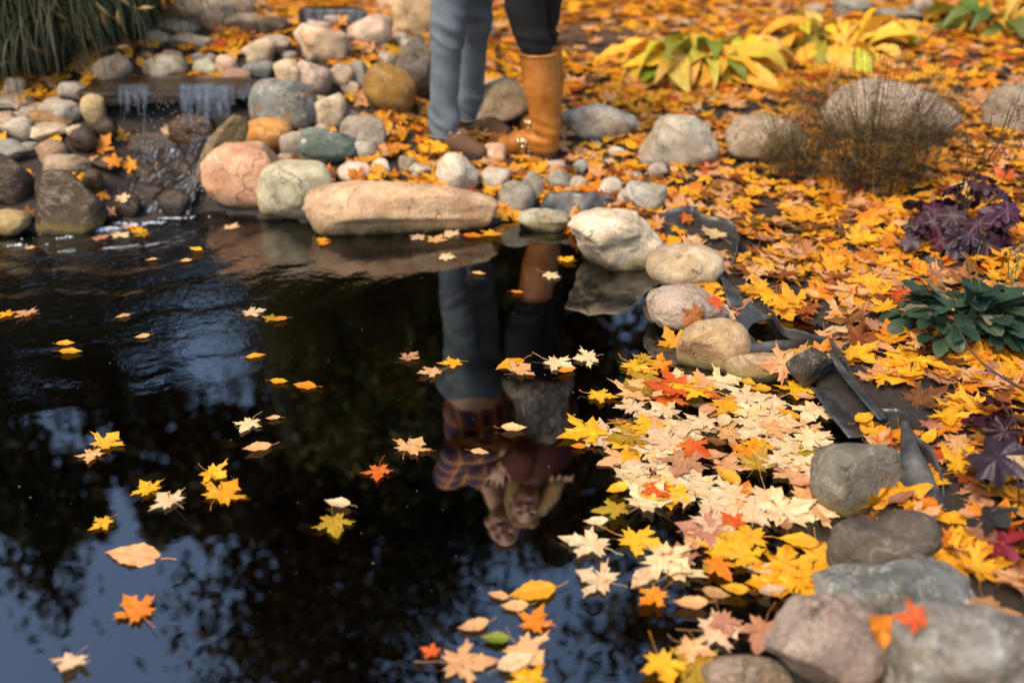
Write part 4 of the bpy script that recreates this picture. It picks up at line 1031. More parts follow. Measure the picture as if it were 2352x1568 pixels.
def person(base, label):
    root = empty('person', base); tag(root, label, 'person'); return root
def wp(name, me, root, part=None):
    o = link(name, me, parent=part if part else root); o.location = (0, 0, 0) if part else -root.location
    return o
def head_prims(c_, s=1.0, tilt=0.0):
    c_ = Vector(c_); M = Matrix.Rotation(tilt, 3, 'Y')
    def q(x, y, z): return c_ + M@Vector((x*s, y*s, z*s))
    return [('e', q(0, .012, .02), (.076*s, .094*s, .098*s), (0, tilt, 0)), ('e', q(0, -.020, -.050), (.056*s, .062*s, .068*s), (0, tilt, 0)), ('c', q(0, -.062, -.088), q(0, -.060, -.085), .024*s, .024*s),
            ('c', q(0, -.083, .012), q(0, -.103, -.030), .010*s, .016*s), ('e', q(-.076, .012, -.012), (.012*s, .022*s, .032*s), (0, tilt, 0)), ('e', q(.076, .012, -.012), (.012*s, .022*s, .032*s), (0, tilt, 0)),
            ('c', q(-.042, -.066, -.020), q(-.038, -.066, -.026), .022*s, .022*s), ('c', q(.042, -.066, -.020), q(.038, -.066, -.026), .022*s, .022*s)], q
def face(root, q, s, hair):
    for sg in (-1, 1):
        wp('eye', mesh('eye', *ell_mesh(q(sg*.033, -.078, .004), (.014*s, .009*s, .0085*s)), True, M_EYE), root)
        wp('eyebrow', mesh('eyebrow', *tube([q(sg*.016, -.087, .026), q(sg*.034, -.086, .032), q(sg*.052, -.074, .026)], [.004*s, .0045*s, .003*s], 6), True, hair), root)
    mo = wp('mouth', mesh('mouth', *ell_mesh(q(0, -.084, -.058), (.030*s, .012*s, .012*s)), True, M_LIP), root)
    te = link('teeth', mesh('teeth', *ell_mesh(q(0, -.091, -.056), (.023*s, .008*s, .006*s)), True, M_TEETH), parent=mo)

# ---- man: blue jeans, brown shoes, plaid shirt
man = person((-.22, 3.95, gz(-.22, 3.95)), 'person in faded blue jeans and brown shoes, plaid shirt seen in the reflection')
L1 = [((-.272,3.905,.17),.053),((-.268,3.90,.30),.055),((-.255,3.895,.45),.058),((-.243,3.89,.57),.061),((-.228,3.89,.75),.072),((-.215,3.90,.95),.092)]
L2 = [((-.178,4.135,.17),.052),((-.170,4.12,.30),.054),((-.158,4.10,.45),.057),((-.144,4.08,.57),.060),((-.138,4.03,.75),.071),((-.155,3.97,.95),.090)]
jeans = blob('jeans', [('l', L1), ('l', L2), ('e', (-.185,3.935,1.0), (.165,.125,.13))], .009, 4, wr(.0085, 10, 15, [(.57,.07,1.4),(.22,.06,1.5),(.9,.1,.8),(.72,.05,.6)]), zmin=.150, mat=M_DENIM)
wp('jeans', jeans, man)
for leg in (L1, L2):
    (x, y, z), r_ = leg[0]; ring = [(x+(r_+.0035)*math.cos(k*.2618), y+(r_+.0035)*math.sin(k*.2618), .158) for k in range(25)]
    wp('hem', mesh('hem', *tube(ring, .0045, 6, False), True, M_DENIM), man)
def shoe(heel, toe, zg, seed):
    h_, t_ = Vector(heel), Vector(toe); d = (t_-h_).normalized(); me = blob('shoe', [('c', (h_.x, h_.y, zg+.045), (h_.x, h_.y, zg+.13), .043, .046), ('c', (h_.x, h_.y, zg+.038), tuple(h_+d*.14)+(zg+.036,), .040, .041), ('c', tuple(h_+d*.14)+(zg+.034,), tuple(t_-d*.035)+(zg+.022,), .042, .030)], .006, 5, wr(.0016, 14, 40), zmin=zg+.012, mat=M_SUEDE)
    o = wp('shoe', me, man)
    side = Vector((-d.y, d.x))
    for k in range(4):
        c_ = h_+d*(.085+.026*k); lz = zg+.088-.010*k
        link('lace', mesh('lace', *tube([tuple(c_-side*.026)+(lz-.012,), tuple(c_)+(lz,), tuple(c_+side*.026+d*.01)+(lz-.012,)], .003, 5), True, M_TEETH), parent=o)
    L = (t_-h_).length
    outl = [(-.045, 0), (-.03, .034), (.05, .037), (.5*L, .043), (.72*L, .048), (.9*L, .036), (L+.002, 0)]
    pts = outl + [(a_, -b_) for a_, b_ in outl[-2:0:-1]]
    V = [tuple(h_+d*a_+side*b_)+(zg,) for a_, b_ in pts]+[tuple(h_+d*a_+side*b_)+(zg+.016,) for a_, b_ in pts]; n = len(pts)
    Fc = [tuple(range(n-1, -1, -1)), tuple(range(n, 2*n))]+[(k, (k+1) % n, n+(k+1) % n, n+k) for k in range(n)]
    link('sole', mesh('sole', V, Fc, False, M_SOLE), parent=o)
shoe((-.295,3.922), (-.095,3.755), gz(-.24,3.86), 1); shoe((-.196,4.15), (.0,4.02), gz(-.17,4.1), 2)
hp, q = head_prims((-.04,3.80,1.735), 1.02, .18)
mb_ = [('l', [((-.275,3.905,.14),.027),((-.245,3.895,.56),.046),((-.215,3.90,.95),.075)]), ('l', [((-.182,4.135,.14),.027),((-.144,4.08,.56),.044),((-.155,3.97,.95),.075)]),
       ('e', (-.185,3.935,1.0), (.145,.105,.12)), ('l', [((-.18,3.93,1.02),.12),((-.165,3.91,1.2),.125),((-.15,3.89,1.4),.13)]), ('c', (-.26,3.86,1.48), (-.06,3.94,1.49), .06, .06),
       ('l', [((-.12,3.88,1.50),.055),((-.06,3.83,1.64),.052)]),
       ('l', [((-.30,3.84,1.47),.055),((-.25,3.69,1.24),.045),((-.03,3.66,1.20),.032)]), ('l', [((-.03,3.96,1.49),.055),((.14,3.97,1.36),.045),((.19,3.78,1.40),.030)])]
mb_ += hand_prims((-.03,3.66,1.20), (.03,3.655,1.20), (1,.05,.1), (0,.1,1), (0,-1,0)) + hand_prims((.19,3.78,1.40), (.195,3.72,1.41), (.25,-.55,-.35), (1,.3,.2), (.1,-.6,.8), 1.05)
wp('body', blob('body', mb_+hp, .0062, 3, mat=M_SKIN), man); face(man, q, 1.02, M_HAIRM)
wp('shirt', blob('shirt', [('l', [((-.172,3.92,1.17),.146),((-.165,3.91,1.25),.148),((-.15,3.89,1.40),.150)]), ('e', (-.155,3.90,1.42), (.20,.125,.10), (0,.05,.38)), ('c', (-.27,3.86,1.46), (-.05,3.94,1.48), .078, .078), ('l', [((-.30,3.84,1.47),.072),((-.25,3.69,1.24),.062),((-.09,3.665,1.205),.048)]), ('l', [((-.03,3.96,1.49),.072),((.14,3.97,1.36),.060),((.185,3.84,1.39),.045)])], .010, 5, wr(.006, 8, 14), mat=M_PLAID), man)
wp('hair', blob('hair', [('e', q(0,.03,.048), (.086,.092,.084)), ('e', q(0,.05,0), (.082,.07,.08)), ('c', q(-.04,-.035,.10), q(.04,-.035,.10), .028, .028)], .009, 3, wr(.004, 40, 40), mat=M_HAIRM), man)

# ---- woman: black leggings, tall tan boots, grey knit, blonde hair
wom = person((.12, 3.84, gz(.12, 3.84)), 'person in black leggings and tall tan leather boots, blonde hair in the reflection')
W1 = [((.110,3.80,.44),.050),((.088,3.795,.52),.056),((.070,3.79,.58),.063),((.045,3.79,.68),.074),((.055,3.80,.86),.088)]
W2 = [((.128,3.935,.44),.050),((.120,3.935,.52),.055),((.115,3.93,.58),.062),((.118,3.90,.68),.072),((.155,3.85,.86),.086)]
wp('leggings', blob('leggings', [('l', W1), ('l', W2), ('e', (.11,3.825,.92), (.150,.115,.12))], .008, 4, wr(.0045, 6, 30, [(.55,.05,1.5)]), mat=M_BLACK), wom)
def boot(top, ank, heel, toe, zg):
    h_, t_ = Vector(heel), Vector(toe); d = (t_-h_).normalized(); L = (t_-h_).length; tp, an = Vector(top), Vector(ank); mid = tp.lerp(an, .45)
    def f(c_):
        k = .25+2.0*math.exp(-((c_.z-zg-.12)/.045)**2); return .004*k*(1-2*abs(mnoise.noise(Vector((c_.x*6, c_.y*6, c_.z*34+c_.x*12)))))
    ball = h_+d*(.62*L)
    me = blob('boot', [('l', [(tp+Vector((0, 0, .02)), .071), (tp, .071), (mid, .073), (tp.lerp(an, .8), .056), (an, .047), ((h_.x, h_.y, zg+.06), .043)]), ('c', (h_.x, h_.y, zg+.045), tuple(ball)+(zg+.042,), .042, .044), ('c', (an.x, an.y, an.z-.02), tuple(ball)+(zg+.045,), .045, .040), ('c', tuple(ball)+(zg+.036,), tuple(t_-d*.03)+(zg+.028,), .044, .032)], .0062, 5, f, zmin=zg+.014, zmax=tp.z, mat=M_BOOT)
    o = wp('boot', me, wom)
    ring = [tp+Vector((.0725*math.cos(k*.2094), .0725*math.sin(k*.2094), -.004)) for k in range(31)]
    link('top_seam', mesh('top_seam', *tube(ring, .0035, 5, False), True, M_BOOT), parent=o)
    side = Vector((-d.y, d.x)); outl = [(-.044, 0), (-.03, .032), (.05, .034), (.5*L, .040), (.7*L, .045), (.9*L, .030), (L+.003, 0)]
    pts = outl+[(a_, -b_) for a_, b_ in outl[-2:0:-1]]; n = len(pts)
    V = [tuple(h_+d*a_+side*b_)+(zg-.004,) for a_, b_ in pts]+[tuple(h_+d*a_+side*b_)+(zg+.017,) for a_, b_ in pts]
    link('sole', mesh('sole', V, [tuple(range(n-1, -1, -1)), tuple(range(n, 2*n))]+[(k, (k+1) % n, n+(k+1) % n, n+k) for k in range(n)], False, M_SOLE), parent=o)
    # instep strap with a metal buckle
    c_ = h_+d*(.40*L); P_ = []
    for k in range(13):
        th = math.pi*k/12; P_.append(tuple(c_+side*(.050*math.cos(th)))+(zg+.022+.075*math.sin(th)**.8,))
    st_ = MB(); 
    for k in range(12):
        a0, a1 = Vector(P_[k]), Vector(P_[k+1]); w_ = Vector((d.x, d.y, -.25))*.011; nn = len(st_.v); st_.v += [tuple(a0-w_), tuple(a0+w_), tuple(a1+w_), tuple(a1-w_)]; st_.f.append((nn, nn+1, nn+2, nn+3))
    link('strap', st_.mesh('strap', M_BOOT), parent=o)
    sgn = 1 if side.y < 0 else -1
    bc = c_+side*(sgn*.046); bz = zg+.062
    rect = [(-.016, -.014), (.016, -.014), (.016, .014), (-.016, .014), (-.016, -.014)]
    bk = MB()
    for (a_, b_), (a2, b2) in zip(rect[:-1], rect[1:]): bk.add(*tube([tuple(bc+d*a_+side*sgn*.008)+(bz+b_,), tuple(bc+d*a2+side*sgn*.008)+(bz+b2,)], .0032, 8))
    bk.add(*tube([tuple(bc+d*0+side*sgn*.009)+(bz-.014,), tuple(bc+side*sgn*.009)+(bz+.014,)], .0024, 8))
    link('buckle', bk.mesh('buckle', M_METAL), parent=o)
    for k in range(2): link('rivet', mesh('rivet', *ell_mesh(tuple(bc+d*(-.03)+side*sgn*.006)+(bz-.012-.02*k,), (.004, .004, .004)), True, M_METAL), parent=o)
boot((.097,3.797,.505), (.138,3.80,.195), (.140,3.805), (-.055,3.90), gz(.06,3.85)); boot((.122,3.935,.505), (.148,3.95,.195), (.150,3.955), (.05,4.13), gz(.1,4.03))
hp, q = head_prims((.065,3.70,1.53), .94, -.22)
wb = [('l', [((.14,3.80,.20),.036),((.066,3.79,.58),.042),((.040,3.79,.70),.052),((.055,3.80,.86),.066)]), ('l', [((.15,3.94,.20),.036),((.117,3.93,.58),.042),((.122,3.90,.70),.050),((.150,3.85,.86),.062)]), ('e', (.11,3.825,.92), (.130,.10,.11)),
      ('l', [((.12,3.81,.95),.105),((.14,3.785,1.08),.092),((.135,3.77,1.25),.105)]), ('c', (.05,3.71,1.35), (.20,3.80,1.35), .045, .045), ('l', [((.12,3.76,1.35),.042),((.085,3.72,1.45),.042)]),
      ('l', [((.03,3.69,1.35),.044),((.05,3.60,1.17),.036),((-.035,3.645,1.27),.026)]), ('l', [((.22,3.83,1.34),.044),((.25,3.88,1.12),.036),((.10,3.97,1.12),.026)])]
wb += hand_prims((-.035,3.645,1.27), (-.06,3.65,1.31), (-.25,.03,1), (1,0,.25), (0,-1,0), .92) + hand_prims((.10,3.97,1.12), (.05,3.985,1.13), (-1,.1,.1), (0,.1,1), (0,1,0), .92)
wp('body', blob('body', wb+hp, .0062, 3, mat=M_SKIN), wom); face(wom, q, .94, M_HAIRW)
wp('top', blob('top', [('e', (.115,3.82,.95), (.158,.125,.10)), ('l', [((.12,3.81,.97),.125),((.14,3.785,1.08),.116),((.137,3.775,1.20),.122)])], .009, 4, wr(.006, 10, 10), mat=M_KNIT), wom)
wp('cardigan', blob('cardigan', [('l', [((.137,3.775,1.20),.126),((.133,3.77,1.28),.126)]), ('c', (.05,3.71,1.335), (.21,3.80,1.335), .066, .066), ('l', [((.03,3.69,1.34),.060),((.05,3.60,1.17),.050),((-.015,3.635,1.245),.036)]), ('l', [((.22,3.83,1.33),.060),((.25,3.88,1.12),.050),((.13,3.95,1.12),.036)])], .009, 4, wr(.004, 10, 12), mat=M_MAROON), wom)
wp('hair', blob('hair', [('e', q(0,.03,.045), (.084,.092,.084)), ('l', [(q(.075,.01,.03), .035), (q(.10,-.01,-.08), .042), (q(.115,-.03,-.18), .030)]), ('l', [(q(-.07,.03,.03), .030), (q(-.075,.04,-.08), .034), (q(-.06,.06,-.16), .02)]), ('c', q(0,.07,0), q(.02,.09,-.16), .07, .045), ('c', q(-.03,-.045,.085), q(.05,-.03,.08), .026, .03)], .008, 3, wr(.005, 50, 12), mat=M_HAIRW), wom)
# ------------------------------------------------------------------ fallen leaves
HALF = [(0,-.02),(.12,-.06),(.24,-.16),(.27,-.05),(.47,-.10),(.40,.03),(.36,.10),(.31,.17),(.40,.20),(.47,.20),(.55,.31),(.82,.40),(.62,.43),(.60,.56),(.46,.50),(.36,.46),(.27,.425),(.27,.55),(.26,.63),(.34,.71),(.20,.75),(.12,.87),(0,1.06)]
def maple(seed, curl, fold, low=False, wav=.05):
    r = random.Random(seed); k = r.uniform(.72, 1.12); side = []
    for sg in (1, -1):
        asym = r.uniform(.9, 1.1); pts = []
        for (x, y) in HALF: pts.append((sg*x*asym*k+r.gauss(0, .014)*(x > 0), y*r.uniform(.96, 1.04)+r.gauss(0, .012)))
        side.append(pts)
    out = side[0]+side[1][-2:0:-1]
    if low: out = [p for i, p in enumerate(side[0]) if i in (0, 2, 4, 7, 9, 11, 13, 16, 19, 22)]+[side[1][i] for i in (19, 16, 13, 11, 9, 7, 4, 2)]
    c_ = (0, .26); n = len(out); V = [(0, .26, 0)]
    for f in ((.5, 1) if not low else (1,)):
        for (x, y) in out: V.append((c_[0]+(x-c_[0])*f, c_[1]+(y-c_[1])*f, 0))
    Fc = []
    for i in range(n):
        j = (i+1) % n; Fc.append((0, 1+i, 1+j))
        if not low: Fc += [(1+i, 1+n+i, 1+n+j), (1+i, 1+n+j, 1+j)]
    V = np.array(V); UV = V[:, :2].copy()
    x, y = V[:, 0], V[:, 1]-.26; rr = np.hypot(x, y); an = np.arctan2(y, x); ph = r.uniform(0, 6); ph2 = r.uniform(0, 6)
    V[:, 2] = curl*rr**2*(1+.55*np.sin(an+ph)+.4*np.sin(2*an+ph2)) + fold*np.abs(x) + wav*rr*np.sin(5*an+ph) + wav*.5*np.sin(9*x+ph)*np.sin(7*y+ph2)*rr
    # petiole
    L = r.uniform(.45, .8); b = r.uniform(-.35, .35); P_ = [(b*L*f*f, -.02-L*f, .03+.10*f*r.uniform(-.6, 1.2)*(1 if not low else .5)) for f in (0, .35, .7, 1)]
    Vt, Ft = tube(P_, [.016, .011, .010, .014], 3, False); n0 = len(V)
    V = np.concatenate([V, np.array([tuple(v) for v in Vt])]); UV = np.concatenate([UV, np.full((len(Vt), 2), 0.0)])
    for f_ in Ft: Fc += [(n0+f_[0], n0+f_[1], n0+f_[2]), (n0+f_[0], n0+f_[2], n0+f_[3])]
    V[:, 1] -= .3; V /= 1.5
    return V, np.array(Fc), UV
def ovate(seed, curl, fold, low=False):
    r = random.Random(seed); n = 11; side = []
    for sg in (1, -1):
        pts = []
        for i in range(1, n):
            f = i/n; w = .27*math.sin(math.pi*f**.8)**.9*(1+(.07 if i % 2 else -.05)); pts.append((sg*w, f))
        side.append(pts)
    out = [(0, 0)]+side[0]+[(0, 1.05)]+side[1][::-1]; m = len(out); V = [(0, .45, 0)]+[(x*.5, .45+(y-.45)*.5, 0) for x, y in out]+[(x, y, 0) for x, y in out]; Fc = []
    for i in range(m):
        j = (i+1) % m; Fc += [(0, 1+i, 1+j), (1+i, 1+m+i, 1+m+j), (1+i, 1+m+j, 1+j)]
    V = np.array(V); UV = V[:, :2]*np.array([.9, 1.0]); x, y = V[:, 0], V[:, 1]-.45; ph = r.uniform(0, 6)
    V[:, 2] = curl*(y**2*1.2+x**2*1.5) + fold*np.abs(x) + .02*np.sin(14*y+ph)*np.abs(x)*4
    Vt, Ft = tube([(0, 0, 0), (.02, -.14, .02), (r.uniform(-.1, .1), -.28, .03)], [.012, .010, .012], 3, False); n0 = len(V)
    V = np.concatenate([V, np.array([tuple(v) for v in Vt])]); UV = np.concatenate([UV, np.zeros((len(Vt), 2))])
    for f_ in Ft: Fc += [(n0+f_[0], n0+f_[1], n0+f_[2]), (n0+f_[0], n0+f_[2], n0+f_[3])]
    V[:, 1] -= .45
    return V, np.array(Fc), UV
VAR = {'flat': [maple(s, c, f, wav=.03) for s, c, f in ((1, .04, .02), (2, .07, -.02), (3, -.03, .03), (4, .10, .02), (5, .03, -.03), (6, .14, .03), (7, .05, .01), (8, .02, .04), (9, .08, -.01))],
       'curl': [maple(s, c, f, wav=.08) for s, c, f in ((11, .20, .05), (12, -.20, .06), (13, .30, -.10), (14, -.28, -.03), (15, .12, .16), (16, -.12, .12), (17, .38, .03), (18, .06, -.18))],
       'oval': [ovate(s, c, f) for s, c, f in ((1, .10, .12), (2, .25, .05), (3, -.12, .1), (4, .3, .25))],
       'low': [maple(s, c, f, True, .08) for s, c, f in ((21, .20, .05), (22, -.20, .06), (23, .30, -.10), (24, -.24, -.03), (25, .12, .16), (26, -.12, .12), (27, .36, .03), (28, .06, -.18))]}
ME = {k: [tri_mesh('fallen_leaf', V, T_, uv=UV, mat=None) for V, T_, UV in vs_] for k, vs_ in VAR.items()}
LEAFCOL = {'bright yellow': (.84,.45,.020), 'golden yellow': (.76,.37,.016), 'orange': (.70,.24,.014), 'red-orange': (.58,.095,.015), 'rust brown': (.25,.07,.014), 'peach tan': (.68,.40,.19), 'pale cream': (.73,.58,.36), 'brown': (.15,.06,.02), 'olive yellow': (.36,.25,.02), 'dusty pink': (.42,.21,.14), 'green': (.16,.22,.02)}
GROUND_MIX = [('bright yellow', 30), ('golden yellow', 28), ('orange', 16), ('red-orange', 2), ('rust brown', 11), ('peach tan', 20), ('brown', 5)]
RAFT_MIX = [('pale cream', 50), ('peach tan', 18), ('bright yellow', 15), ('golden yellow', 11), ('orange', 6), ('red-orange', 1.5), ('olive yellow', 8), ('dusty pink', 3), ('brown', 3)]
rL = random.Random(99); rs = np.random.RandomState(99)
def choose(mix):
    tot = sum(w for _, w in mix); x = rL.random()*tot
    for c_, w in mix:
        x -= w
        if x <= 0: return c_
    return mix[0][0]
LEAVES = []    # dicts: pos, euler matrix, size, colour name, kind, surface
def rot_from(normal, spin):
    qn = Vector((0, 0, 1)).rotation_difference(Vector(normal)); return (qn.to_matrix() @ Matrix.Rotation(spin, 3, 'Z'))
def add(pos, normal, spin, size, cname, kind, surf, key=None, var=None, force=False):
    LEAVES.append(dict(p=np.array(pos, float), R=rot_from(normal, spin), s=size, c=cname, k=kind, surf=surf, key=key, var=var, force=force))

# ---- leaves floating one by one on the open water: picture point, width, kind, colour
OPEN = [(62,722,64,'m','peach tan'),(16,724,60,'m','golden yellow'),(150,795,44,'o','golden yellow'),(160,811,52,'o','golden yellow'),(330,776,34,'o','peach tan'),(285,728,34,'o','peach tan'),(580,722,78,'m','pale cream'),(622,735,46,'m','olive yellow'),(645,738,36,'o','orange'),
 (585,820,44,'o','golden yellow'),(640,879,44,'o','golden yellow'),(703,888,58,'o','orange'),(246,1020,92,'m','bright yellow'),(212,1046,84,'m','peach tan'),(572,976,92,'m','pale cream'),(630,964,34,'o','peach tan'),(596,1032,66,'o','peach tan'),(945,1030,100,'m','peach tan'),(870,1085,92,'m','red-orange'),
 (340,1125,98,'m','bright yellow'),(490,1090,86,'m','bright yellow'),(512,1136,118,'m','golden yellow'),(388,1152,104,'m','pale cream'),(238,1205,74,'m','golden yellow'),(315,1278,132,'o','peach tan'),(780,1163,62,'o','pale cream'),(768,1205,128,'m','olive yellow'),(315,1405,145,'m','orange'),(165,1525,95,'m','pale cream'),
 (740,553,46,'m','bright yellow'),(742,562,40,'m','orange'),(530,524,58,'m','pale cream'),(452,577,36,'o','bright yellow'),(350,600,27,'o','peach tan'),(428,604,28,'o','peach tan'),(70,572,38,'m','peach tan'),(230,548,60,'m','dusty pink'),(275,543,70,'m','pale cream'),(318,534,60,'m','bright yellow'),(330,541,50,'m','olive yellow'),(302,525,34,'o','orange'),
 (960,548,60,'m','pale cream'),(1036,540,62,'m','pale cream'),(1000,554,70,'m','peach tan'),(1130,541,66,'m','golden yellow'),(1085,545,50,'o','orange'),(1025,592,58,'m','pale cream'),(1098,632,34,'o','peach tan'),(1265,636,60,'m','pale cream'),(1187,674,32,'o','orange'),(1300,600,54,'m','bright yellow'),
 (940,824,78,'m','dusty pink'),(1040,836,76,'m','bright yellow'),(990,858,84,'m','peach tan'),(1175,837,76,'o','golden yellow'),(1195,854,80,'m','peach tan'),(1280,838,108,'m','pale cream'),(1350,825,80,'m','pale cream'),(1300,857,44,'o','orange'),(1378,912,98,'m','bright yellow'),(1176,988,58,'o','peach tan'),(1100,1040,44,'o','peach tan'),
 (1352,1256,165,'m','pale cream'),(1376,1336,128,'m','pale cream'),(1372,1202,58,'o','pale cream'),(1230,1364,112,'o','golden yellow'),(1148,1372,50,'o','peach tan'),(1186,1396,64,'o','peach tan'),(1092,1440,74,'o','peach tan'),(1228,1432,118,'m','orange'),(1142,1472,66,'o','green'),(1205,1500,135,'m','peach tan'),(1065,1525,178,'m','peach tan'),(992,1500,68,'m','red-orange'),(1212,1560,128,'m','bright yellow'),
 (1365,1015,90,'m','pale cream'),(1330,1030,36,'o','orange'),(1592,1036,122,'m','red-orange'),(1508,1130,104,'m','red-orange'),(1682,1206,88,'m','red-orange'),(1478,832,70,'m','olive yellow'),(1410,1180,120,'m','olive yellow'),(1420,1130,60,'o','bright yellow'),(1460,1090,80,'m','pale cream'),(1650,1310,120,'m','orange'),(1500,1380,110,'m','orange'),(1590,1395,80,'o','peach tan'),(1690,1365,64,'o','golden yellow'),(1560,1290,110,'m','dusty pink'),(1530,1295,150,'m','pale cream'),(1590,1500,130,'m','peach tan'),(1520,1540,160,'m','bright yellow'),(1660,1440,120,'m','dusty pink'),(1800,1180,190,'m','pale cream'),(1840,1250,90,'o','golden yellow'),(1860,1330,140,'m','bright yellow')]
FLOAT_N = 0
for (u, v, w, kd, cn) in OPEN:
    p = hit(u, v); s = w/F*depth_of(p)*(.92 if kd == 'm' else 1.0); tl = rs.normal(0, .05, 2)
    lay = .004 + (.007 if u > 1400 else .0) + .003*rL.random()
    add((p[0], p[1], lay), (tl[0], tl[1], 1), rL.uniform(0, 6.283) if kd == 'm' else rL.choice([1.3, 1.9, 4.5, 1.57, 4.9])+rL.uniform(-.25, .25), s, cn, 'flat' if kd == 'm' else 'oval', 'water', force=True)
# ---- the raft of leaves drifted against the right shore
RAFT = [(1470,820),(1560,850),(1700,880),(1850,890),(1900,1000),(1860,1060),(1900,1160),(1890,1260),(1890,1340),(1780,1380),(1700,1300),(1560,1240),(1640,1200),(1580,1140),(1440,1160),(1400,1080),(1420,1030),(1340,1000),(1440,930)]
RAFT2 = [(1440,1200),(1600,1240),(1760,1300),(1880,1360),(1800,1460),(1700,1600),(1480,1600),(1500,1440),(1400,1300)]
RAFT3 = [(1090,1410),(1240,1380),(1290,1480),(1300,1620),(990,1620),(1040,1490)]
def in_poly(pt, poly):
    x, y = pt; c_ = False; n = len(poly)
    for i in range(n):
        (x1, y1), (x2, y2) = poly[i], poly[(i+1) % n]
        if (y1 > y) != (y2 > y) and x < (x2-x1)*(y-y1)/(y2-y1)+x1: c_ = not c_
    return c_
def raft(poly, dens, sub=False, mix=RAFT_MIX, mind=.05):
    us = [p[0] for p in poly]; vs_ = [p[1] for p in poly]; A = hit(min(us), max(vs_)); done = []
    P0 = [hit(u, v)[:2] for u, v in poly]; xs = [p[0] for p in P0]; ys = [p[1] for p in P0]; area = (max(xs)-min(xs))*(max(ys)-min(ys))
    for k in range(int(area*dens)):
        x, y = rs.uniform(min(xs), max(xs)), rs.uniform(min(ys), max(ys))
        if not in_poly((x, y), P0): continue
        if any((x-a_)**2+(y-b_)**2 < mind**2 for a_, b_ in done): continue
        done.append((x, y)); tl = rs.normal(0, .022, 2); ov = rL.random() < .22
        z = -rL.uniform(.012, .07) if sub else .002+.007*rL.random()
        add((x, y, z), (tl[0], tl[1], 1), rL.uniform(0, 6.283), (rL.uniform(.105, .16) if not ov else rL.uniform(.05, .075)), choose(mix), 'oval' if ov else ('flat' if rL.random() < .97 else 'curl'), 'under' if sub else 'water')
raft(RAFT, 1100, mind=.042); raft(RAFT2, 260, mind=.068); raft(RAFT3, 150, mind=.075)
SUBMIX = [('olive yellow', 3), ('rust brown', 2), ('brown', 3), ('golden yellow', 1)]
raft(RAFT2, 300, True, SUBMIX, .05); raft(RAFT, 200, True, SUBMIX, .06)

# ---- leaves caught on stones, plants and in the cascade (found by looking along the picture point)
bpy.context.view_layer.update(); dg = bpy.context.evaluated_depsgraph_get()
def look(u, v):
    d = Vector(ray(u, v)).normalized(); ok, loc, nor, i_, ob, _ = scene.ray_cast(dg, cam.location, d); return (loc, nor, d) if ok else None
CAUGHT = [(385,303,46,'m','pale cream','on the wet boulder in the cascade'),(232,338,70,'m','orange','in the wet hollow left of the cascade'),(275,316,50,'m','golden yellow','under the ledge, left of the cascade'),(262,372,60,'m','orange','by the wet brown stone left of the cascade'),(300,384,50,'m','golden yellow','on the left of the thin wet slab'),(358,384,42,'m','bright yellow','on the right end of the thin wet slab'),(356,407,44,'m','pale cream','at the right foot of the thin wet slab'),
 (234,451,42,'m','orange','beside the big dark boulder by the cascade'),(284,460,46,'m','pale cream','in the lower cascade'),(255,489,40,'m','peach tan','at the foot of the cascade'),(440,142,56,'m','golden yellow','standing on the ledge rim by the white blotched stone'),(200,184,30,'m','bright yellow','left of the grey-brown oval stone'),(870,390,50,'m','golden yellow','on the white upright stone'),(1128,436,70,'m','bright yellow','in front of the white rounded stone'),(820,405,60,'m','orange','on the pinkish white oval stone'),
 (2022,1140,96,'m','bright yellow','leaning on the green-grey boulder'),(1795,838,110,'m','peach tan','leaning on the dark stone at the liner corner'),(1592,722,80,'m','rust brown','on the pinkish granite stone'),(1640,700,70,'m','red-orange','on the right of the pinkish granite stone'),(1545,790,80,'m','golden yellow','between the granite stone and the smooth tan boulder'),(2010,1440,100,'m','orange','in the cleft between the bottom right boulders'),(2110,1425,90,'m','red-orange','standing in the cleft between the bottom right boulders'),
 (2205,432,56,'m','pale cream','on the dark purple plant, left one'),(2245,446,78,'m','pale cream','on the dark purple plant, right one'),(2150,655,80,'m','orange','on top of the dark green plant'),(2188,686,26,'o','peach tan','in the middle of the dark green plant'),(1580,502,34,'m','orange','on the grey liner flap'),(2140,1080,40,'m','orange','at the edge of the hanging liner sheet'),(1990,985,56,'o','golden yellow','in the liner trough'),(1570,498,36,'m','red-orange','beside the liner flap')]
for (u, v, w, kd, cn, where) in CAUGHT:
    h_ = look(u, v)
    if not h_: continue
    loc, nor, d = h_; p = np.array(loc)+np.array(nor)*.008; s = w/F*depth_of(p)
    nn = (nor*.6 - d*.55 + Vector((0, 0, .25))).normalized()
    add(p, nn, rL.uniform(0, 6.28), s, cn, 'curl' if kd == 'm' else 'oval', where, key=where, force=True)

# ---- the carpet of leaves on the ground
def fbm(x, y, s): return mnoise.fractal(Vector((x*s, y*s, .3)), 1, 2, 3)
cells = []
LP = np.array([hit(u, v)[:2] for u, v in LINER_PATH]); LPs = np.concatenate([np.linspace(a_, b_, 8)[:-1] for a_, b_ in zip(LP[:-1], LP[1:])])
def density(x, y):
    r_ = math.hypot(x, y)
    return 560 if r_ < 3.2 else (560 if r_ < 5.2 else (400 if r_ < 8.5 else 120))
ngr = 0
for (x0, x1, y0, y1) in ((-4.5, 5.2, .6, 10.0),):
    step = .5; xx = x0
    while xx < x1:
        yy = y0
        while yy < y1:
            k = density(xx+.25, yy+.25)*step*step
            # far outside the picture keep it thin
            uu, vv, dd = project((xx+.25, yy+.25, .1))
            if uu < -500 or uu > 2850 or vv > 2100: k *= .35
            for _ in range(int(k)):
                cells.append((xx+rs.rand()*step, yy+rs.rand()*step))
            yy += step
        xx += step
cells = np.array(cells); sdv = sdf_pond(cells[:, 0], cells[:, 1]); keep = sdv > .005
